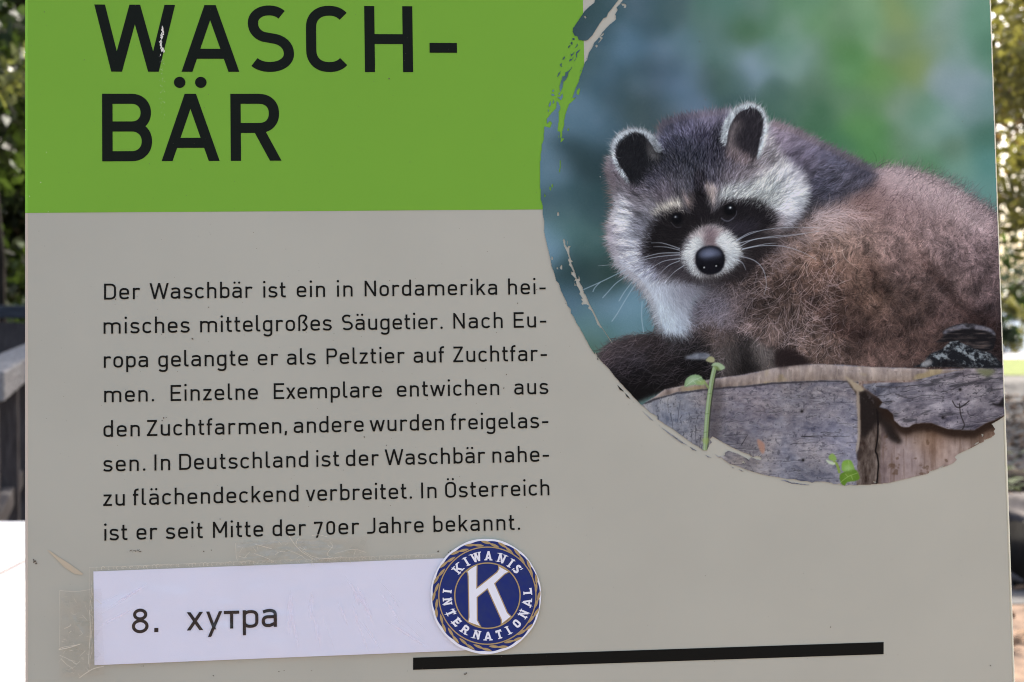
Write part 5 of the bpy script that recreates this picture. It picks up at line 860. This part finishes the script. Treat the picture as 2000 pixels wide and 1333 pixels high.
pen.poly([Z6(864, 730), Z6(893, 729), Z6(893, 700), Z6(864, 701)])
pen.build("printed_lettering", prn, lab, .0005)
def crinkled(name, quad, nx, ny, amp, m, parent, z, seed_, creases, conv):
    r = np.random.default_rng(seed_); q = [conv(*p) for p in quad]; V = []; Fc = []
    cs = [(r.random(), r.random(), r.uniform(0, 3.14), r.uniform(.02, .07), r.uniform(-1, 1)) for _ in range(creases)]
    for j in range(ny + 1):
        for i in range(nx + 1):
            a, b = i / nx, j / ny; u = (q[0][0] * (1 - a) + q[1][0] * a) * (1 - b) + (q[3][0] * (1 - a) + q[2][0] * a) * b; v = (q[0][1] * (1 - a) + q[1][1] * a) * (1 - b) + (q[3][1] * (1 - a) + q[2][1] * a) * b
            h = sum(k * math.exp(-(((a - x) * math.sin(t) - (b - y) * math.cos(t)) / s) ** 2 - (((a - x) * math.cos(t) + (b - y) * math.sin(t)) / .35) ** 2) for x, y, t, s, k in cs)
            edge_ = 1 if 0 < i < nx and 0 < j < ny else 0
            du = (r.random() - .5) * (0 if edge_ else .0006); V.append((u + du, v + (r.random() - .5) * (0 if edge_ else .0005), z + amp * (1 + h * min(1, max(0, (.84 - a) / .08)) + .18 * r.random())))
    for j in range(ny):
        for i in range(nx): k = j * (nx + 1) + i; Fc.append((k, k + 1, k + nx + 2, k + nx + 1))
    return mesh(name, V, Fc, m, parent, True)
pouch = film("laminate", (1, 1, 1), .018, .14, .995)
crinkled("laminate_pouch", [(177, 1304), (926, 1276), (922, 1078), (176, 1108)], 150, 60, .0004, pouch, lab, .0009, 3, 60, Pl)
# painted glints and outline along the pouch's sealed edge
pen = Pen(); glint = mat("painted_glint", ink(192, 187, 179), .35, .3)
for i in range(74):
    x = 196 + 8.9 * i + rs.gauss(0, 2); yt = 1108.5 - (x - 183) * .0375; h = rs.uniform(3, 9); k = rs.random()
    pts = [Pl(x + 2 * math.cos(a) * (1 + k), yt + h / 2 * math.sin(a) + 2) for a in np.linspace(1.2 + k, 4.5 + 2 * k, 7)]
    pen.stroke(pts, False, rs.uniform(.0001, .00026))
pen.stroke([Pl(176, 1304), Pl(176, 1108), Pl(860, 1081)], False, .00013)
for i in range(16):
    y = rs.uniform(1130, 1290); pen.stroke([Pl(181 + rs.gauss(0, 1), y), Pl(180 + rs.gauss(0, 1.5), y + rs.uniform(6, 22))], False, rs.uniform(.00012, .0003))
pen.build("sealed_edge_glints", glint, lab, .0014)
# the laminate's sheen, painted as milky streaks, fanning out from the upper edge
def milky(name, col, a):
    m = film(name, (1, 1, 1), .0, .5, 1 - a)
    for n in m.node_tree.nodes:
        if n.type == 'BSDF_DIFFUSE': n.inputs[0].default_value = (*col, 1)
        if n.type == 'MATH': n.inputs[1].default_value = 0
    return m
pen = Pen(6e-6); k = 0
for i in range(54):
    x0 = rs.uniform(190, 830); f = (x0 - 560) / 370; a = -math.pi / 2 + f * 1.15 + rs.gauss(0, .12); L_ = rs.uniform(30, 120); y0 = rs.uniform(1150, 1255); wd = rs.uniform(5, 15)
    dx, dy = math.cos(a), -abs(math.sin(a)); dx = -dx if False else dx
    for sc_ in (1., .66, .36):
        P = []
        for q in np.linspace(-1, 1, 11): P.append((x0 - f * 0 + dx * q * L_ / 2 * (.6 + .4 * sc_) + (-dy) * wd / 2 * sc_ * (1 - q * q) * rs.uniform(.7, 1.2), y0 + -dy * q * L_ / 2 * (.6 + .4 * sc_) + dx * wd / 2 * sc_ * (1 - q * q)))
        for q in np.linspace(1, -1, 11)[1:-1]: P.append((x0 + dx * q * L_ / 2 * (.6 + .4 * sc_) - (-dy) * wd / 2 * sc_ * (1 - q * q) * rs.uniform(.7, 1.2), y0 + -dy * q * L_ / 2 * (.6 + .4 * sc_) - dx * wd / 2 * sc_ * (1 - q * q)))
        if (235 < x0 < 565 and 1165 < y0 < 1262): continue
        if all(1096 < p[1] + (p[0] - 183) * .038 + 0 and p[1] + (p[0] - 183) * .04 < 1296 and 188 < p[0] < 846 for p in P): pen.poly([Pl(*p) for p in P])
pen.build("sheen_streaks", milky("laminate_sheen", (.92, .84, .90), .085), lab, .0019)["kind"] = "stuff"
# ---- two pieces of clear tape ---------------------------------------------------------------
def tape(quad, seed_, label, name="adhesive_tape", marks=()):
    u, v = plane(*quad[0]); o = empty(name); place_root(o, u, v, .0022); tag(o, label, "tape", "clear tape pieces holding the paper label")
    cv = lambda x, y: (plane(x, y)[0] - u, plane(x, y)[1] - v)
    crinkled("film", quad, 70, 34, .00035, film("clear_tape", (.998, .997, .995), .025, .16, .992), o, 0, seed_, 46, cv)
    r = random.Random(seed_); xs = [p[0] for p in quad]; ys = [p[1] for p in quad]
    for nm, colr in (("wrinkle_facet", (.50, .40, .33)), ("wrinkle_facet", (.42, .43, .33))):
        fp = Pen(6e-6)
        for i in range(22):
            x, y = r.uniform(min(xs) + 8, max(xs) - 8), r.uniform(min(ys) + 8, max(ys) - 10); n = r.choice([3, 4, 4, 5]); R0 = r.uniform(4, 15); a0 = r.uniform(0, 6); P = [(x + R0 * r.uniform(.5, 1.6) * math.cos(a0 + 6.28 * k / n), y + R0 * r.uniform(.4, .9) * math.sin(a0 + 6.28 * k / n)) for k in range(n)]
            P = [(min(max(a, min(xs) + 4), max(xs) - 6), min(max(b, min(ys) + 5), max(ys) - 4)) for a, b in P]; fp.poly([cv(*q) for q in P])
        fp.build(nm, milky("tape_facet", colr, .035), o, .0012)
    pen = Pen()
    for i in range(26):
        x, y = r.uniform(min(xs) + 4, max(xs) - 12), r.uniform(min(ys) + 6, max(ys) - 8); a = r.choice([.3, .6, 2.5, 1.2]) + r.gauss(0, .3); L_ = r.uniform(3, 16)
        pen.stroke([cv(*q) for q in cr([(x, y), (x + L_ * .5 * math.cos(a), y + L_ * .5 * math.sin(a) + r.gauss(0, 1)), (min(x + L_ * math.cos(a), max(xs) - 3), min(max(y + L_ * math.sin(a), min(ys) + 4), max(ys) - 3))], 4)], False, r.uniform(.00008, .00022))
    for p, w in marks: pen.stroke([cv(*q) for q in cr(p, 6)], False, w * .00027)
    pen.build("creases", glint, o, .0014); return o  # pale crease lines, the film's glints painted in
tape([(466, 1106), (722, 1096), (716, 1046), (460, 1058)], 8, "crinkled clear tape strip across the paper label's upper edge below the paragraph", marks=[([(566, 1046), (575, 1060), (590, 1076), (612, 1090)], 1.1), ([(610, 1045), (625, 1044), (640, 1048)], 1), ([(584, 1050), (580, 1058), (580, 1062)], 1.2), ([(500, 1062), (515, 1066), (532, 1071)], 1), ([(645, 1058), (650, 1066), (640, 1082), (655, 1090)], .9), ([(592, 1074), (612, 1086), (640, 1090), (668, 1086)], .9), ([(498, 1080), (520, 1088), (536, 1096)], .9), ([(462, 1060), (463, 1085), (466, 1094)], .7), ([(470, 1098), (490, 1094), (505, 1100)], .7), ([(655, 1080), (690, 1072), (716, 1078)], .7), ([(560, 1072), (585, 1082), (600, 1092)], .7)])
tape([(118, 1322), (206, 1317), (200, 1149), (120, 1152)], 9, "crinkled clear tape patch over the paper label's left edge", marks=[([(118, 1267), (138, 1263), (160, 1256)], 1.8), ([(118, 1266), (128, 1262), (158, 1257)], 1.1), ([(120, 1278), (138, 1286), (153, 1296)], .9), ([(122, 1284), (134, 1296), (146, 1304)], .9), ([(158, 1322), (172, 1312), (186, 1304), (206, 1299)], 1.3), ([(129, 1226), (138, 1222), (142, 1218)], 1.1), ([(178, 1190), (180, 1230), (177, 1270), (176, 1295)], 1.), ([(120, 1152), (150, 1154), (180, 1150)], .6), ([(120, 1152), (119, 1200), (120, 1262)], .5), ([(160, 1230), (164, 1236), (158, 1240)], .8)])
pen = Pen(); pen.poly([plane(92, 1074), plane(98, 1076), plane(112, 1086), plane(136, 1101), plane(163, 1121), plane(160, 1123), plane(146, 1121), plane(126, 1108), plane(110, 1092)]); sm = pen.build("glue_smear", mat("dried_glue", ink(172, 161, 146), .5, .3), sign, .00044)
# ---- the round club sticker -----------------------------------------------------------------
su, sv_ = plane(948.6, 1164.3); stk = empty("round_sticker"); place_root(stk, su, sv_, .0021)
tag(stk, "round blue, gold and white club sticker with a large letter K and rope border", "sticker")
Zs = lambda X, Y: (plane(820 + X / 4.938, 1030 + Y / 4.937)[0] - su, plane(820 + X / 4.938, 1030 + Y / 4.937)[1] - sv_)
CXs, CYs = 650, 655
pol = lambda r, a, k=1.: Zs(CXs + r * math.cos(R(a)), CYs - r * k * math.sin(R(a)))
navy = mat("sticker_navy", ink(24, 40, 108), .35, .2); noisy(navy, 160, .25, 6, lo=.3, hi=.6, col2=ink(32, 46, 102)); gold = mat("sticker_gold", ink(164, 141, 105), .4, .2); noisy(gold, 120, .12, 3); white = mat("sticker_white", ink(222, 224, 240), .4, .3)
U1 = su - plane(820, 1164)[0]; px = (plane(1000, 1164)[0] - plane(900, 1164)[0]) / 100 / 4.938
pen = Pen(); ring = [Zs(635 + 532 * (1 + .004 * math.sin(9 * a)) * math.cos(a), 663 - 554 * (1 + .004 * math.sin(11 * a)) * math.sin(a)) for a in np.linspace(0, 2 * math.pi, 120, endpoint=False)]
b = len(ring); V = [(u, v, 0.) for u, v in ring] + [(u, v, -.0006) for u, v in ring]; mesh("backing", V, [tuple(reversed(range(b)))] + [(i, (i + 1) % b, b + (i + 1) % b, b + i) for i in range(b)], white, stk)
pen = Pen(); NL = 20
pen.poly([Zs(637 + (512 + 7 * abs(math.sin(NL * a / 2 + .3))) * math.cos(a), 660 - (527 + 7 * abs(math.sin(NL * a / 2 + .3))) * math.sin(a)) for a in np.linspace(0, 2 * math.pi, 240, endpoint=False)]); pen.build("emblem_ground", navy, stk, .00006)
pen = Pen()
for i in range(NL):
    for rr, da, Ln, wd in ((505, 0, 54, 13), (484, 9.0, 54, 13)):
        a = 360 / NL * i + da; aa = R(a); cxl, cyl = 640 + rr * math.cos(aa), 658 - rr * 1.018 * math.sin(aa); ti = aa + math.pi / 2 - .24; P = []
        for q in np.linspace(0, 1, 9): P.append((Ln * (2 * q - 1), wd * math.sin(math.pi * q) ** .8))
        for q in np.linspace(1, 0, 9)[1:-1]: P.append((Ln * (2 * q - 1), -wd * math.sin(math.pi * q) ** .8))
        pen.poly([Zs(cxl + x * math.cos(ti) + y * math.sin(ti), cyl - x * math.sin(ti) + y * math.cos(ti)) for x, y in P])
for r, wd in ((467, 11), (314, 12)):
    pen.stroke([pol(r, a) for a in np.linspace(0, 360, 121)[:-1]], True, wd * px, .00004)
KP = [(457, 425), (490, 396), (545, 364), (543, 592), (745, 432), (766, 400), (764, 376), (850, 424), (815, 442), (714, 538), (838, 822), (872, 856), (788, 922), (790, 888), (652, 582), (546, 668), (547, 890), (578, 946), (468, 906), (478, 862), (470, 470), (466, 440)]
pen.stroke([Zs(*p) for p in KP], True, 20 * px, .00008); pen.build("gold_trim", gold, stk, .00016)
pen = Pen(); bmk = bmesh.new(); vv = [bmk.verts.new((*Zs(*p), .0004)) for p in KP]; bmk.faces.new(vv); bmesh.ops.triangulate(bmk, faces=bmk.faces[:], ngon_method='EAR_CLIP'); bmesh.ops.recalc_face_normals(bmk, faces=bmk.faces[:]); bmobj("letter", bmk, white, stk)
pen = Pen()
def slab(ch, a, r0, h, inward, sx=1.):                 # one serif letter on the ring; r0 is its baseline radius in emblem units
    t = .2 if ch in 'WNAK' else .23; w, S, dots, _, _ = glyph(ch, t); sg = -1 if inward else 1
    def T(p):
        x, y = (p[0] - w / 2) * h * sx, p[1] * h
        rr = r0 + (y if not inward else -y); an = R(a) - (x / (r0 + (h / 2 if not inward else -h / 2))) * (1 if not inward else -1)
        return Zs(CXs + rr * math.cos(an), CYs - rr * math.sin(an))
    for pts, cl, k in S: pen.stroke([T(p) for p in pts], cl, t * h * px * 1.02)
    ends = {'K': [(.11, 0), (.11, 1), (w - .12, 1), (w - .1, 0)], 'I': [(w / 2, 0), (w / 2, 1)], 'W': [(.11, 1), (w / 2, 1), (w - .11, 1)], 'A': [(.11, 0), (w - .11, 0)], 'N': [(.1, 0), (.1, 1), (w - .1, 1)], 'T': [(w / 2, 0)], 'E': [(.06, 0), (.06, 1)], 'R': [(.1, 0), (w - .1, 0)], 'L': [(.1, 1), (.1, 0)]}.get(ch, [])
    for x, y in ends:
        yy = .055 if y == 0 else .945; pen.stroke([T((x - .2, yy)), T((x + .2, yy))], False, .12 * h * px)
    if ch == 'T': pen.stroke([T((.05, 1)), T((.05, .72))], False, .11 * h * px); pen.stroke([T((w - .05, 1)), T((w - .05, .72))], False, .11 * h * px)
    if ch in 'EL': pen.stroke([T((w - .05, 0)), T((w - .05, .3))], False, .11 * h * px)
    if ch == 'E': pen.stroke([T((w - .05, 1)), T((w - .05, .72))], False, .11 * h * px)
    if ch == 'S': pen.stroke([T((.03, .0)), T((.03, .3))], False, .11 * h * px); pen.stroke([T((w - .05, 1.)), T((w - .05, .72))], False, .11 * h * px)
ang_of = lambda X, Y: math.degrees(math.atan2(CYs - Y, X - CXs))
for ch, X, Y, sx in (('K', 378, 402, 1.15), ('I', 455, 338, 1.1), ('W', 543, 286, .85), ('A', 660, 275, .95), ('N', 783, 305, 1.05), ('I', 868, 352, 1.1), ('S', 935, 400, .95)): slab(ch, ang_of(X, Y), 341, 88, False, sx)
for ch, X, Y, sx in (('I', 264, 612, 1.1), ('N', 264, 712, 1.0), ('T', 292, 822, 1.1), ('E', 356, 908, .95), ('R', 436, 985, 1.0), ('N', 545, 1042, 1.0), ('A', 656, 1045, .95), ('T', 765, 1032, 1.1), ('I', 850, 986, 1.1), ('O', 928, 918, 1.0), ('N', 990, 825, 1.0), ('A', 1030, 722, .95), ('L', 1040, 612, 1.05)): slab(ch, ang_of(X, Y), 431, 84, True, sx)
pen.build("ring_lettering", white, stk, .0003)
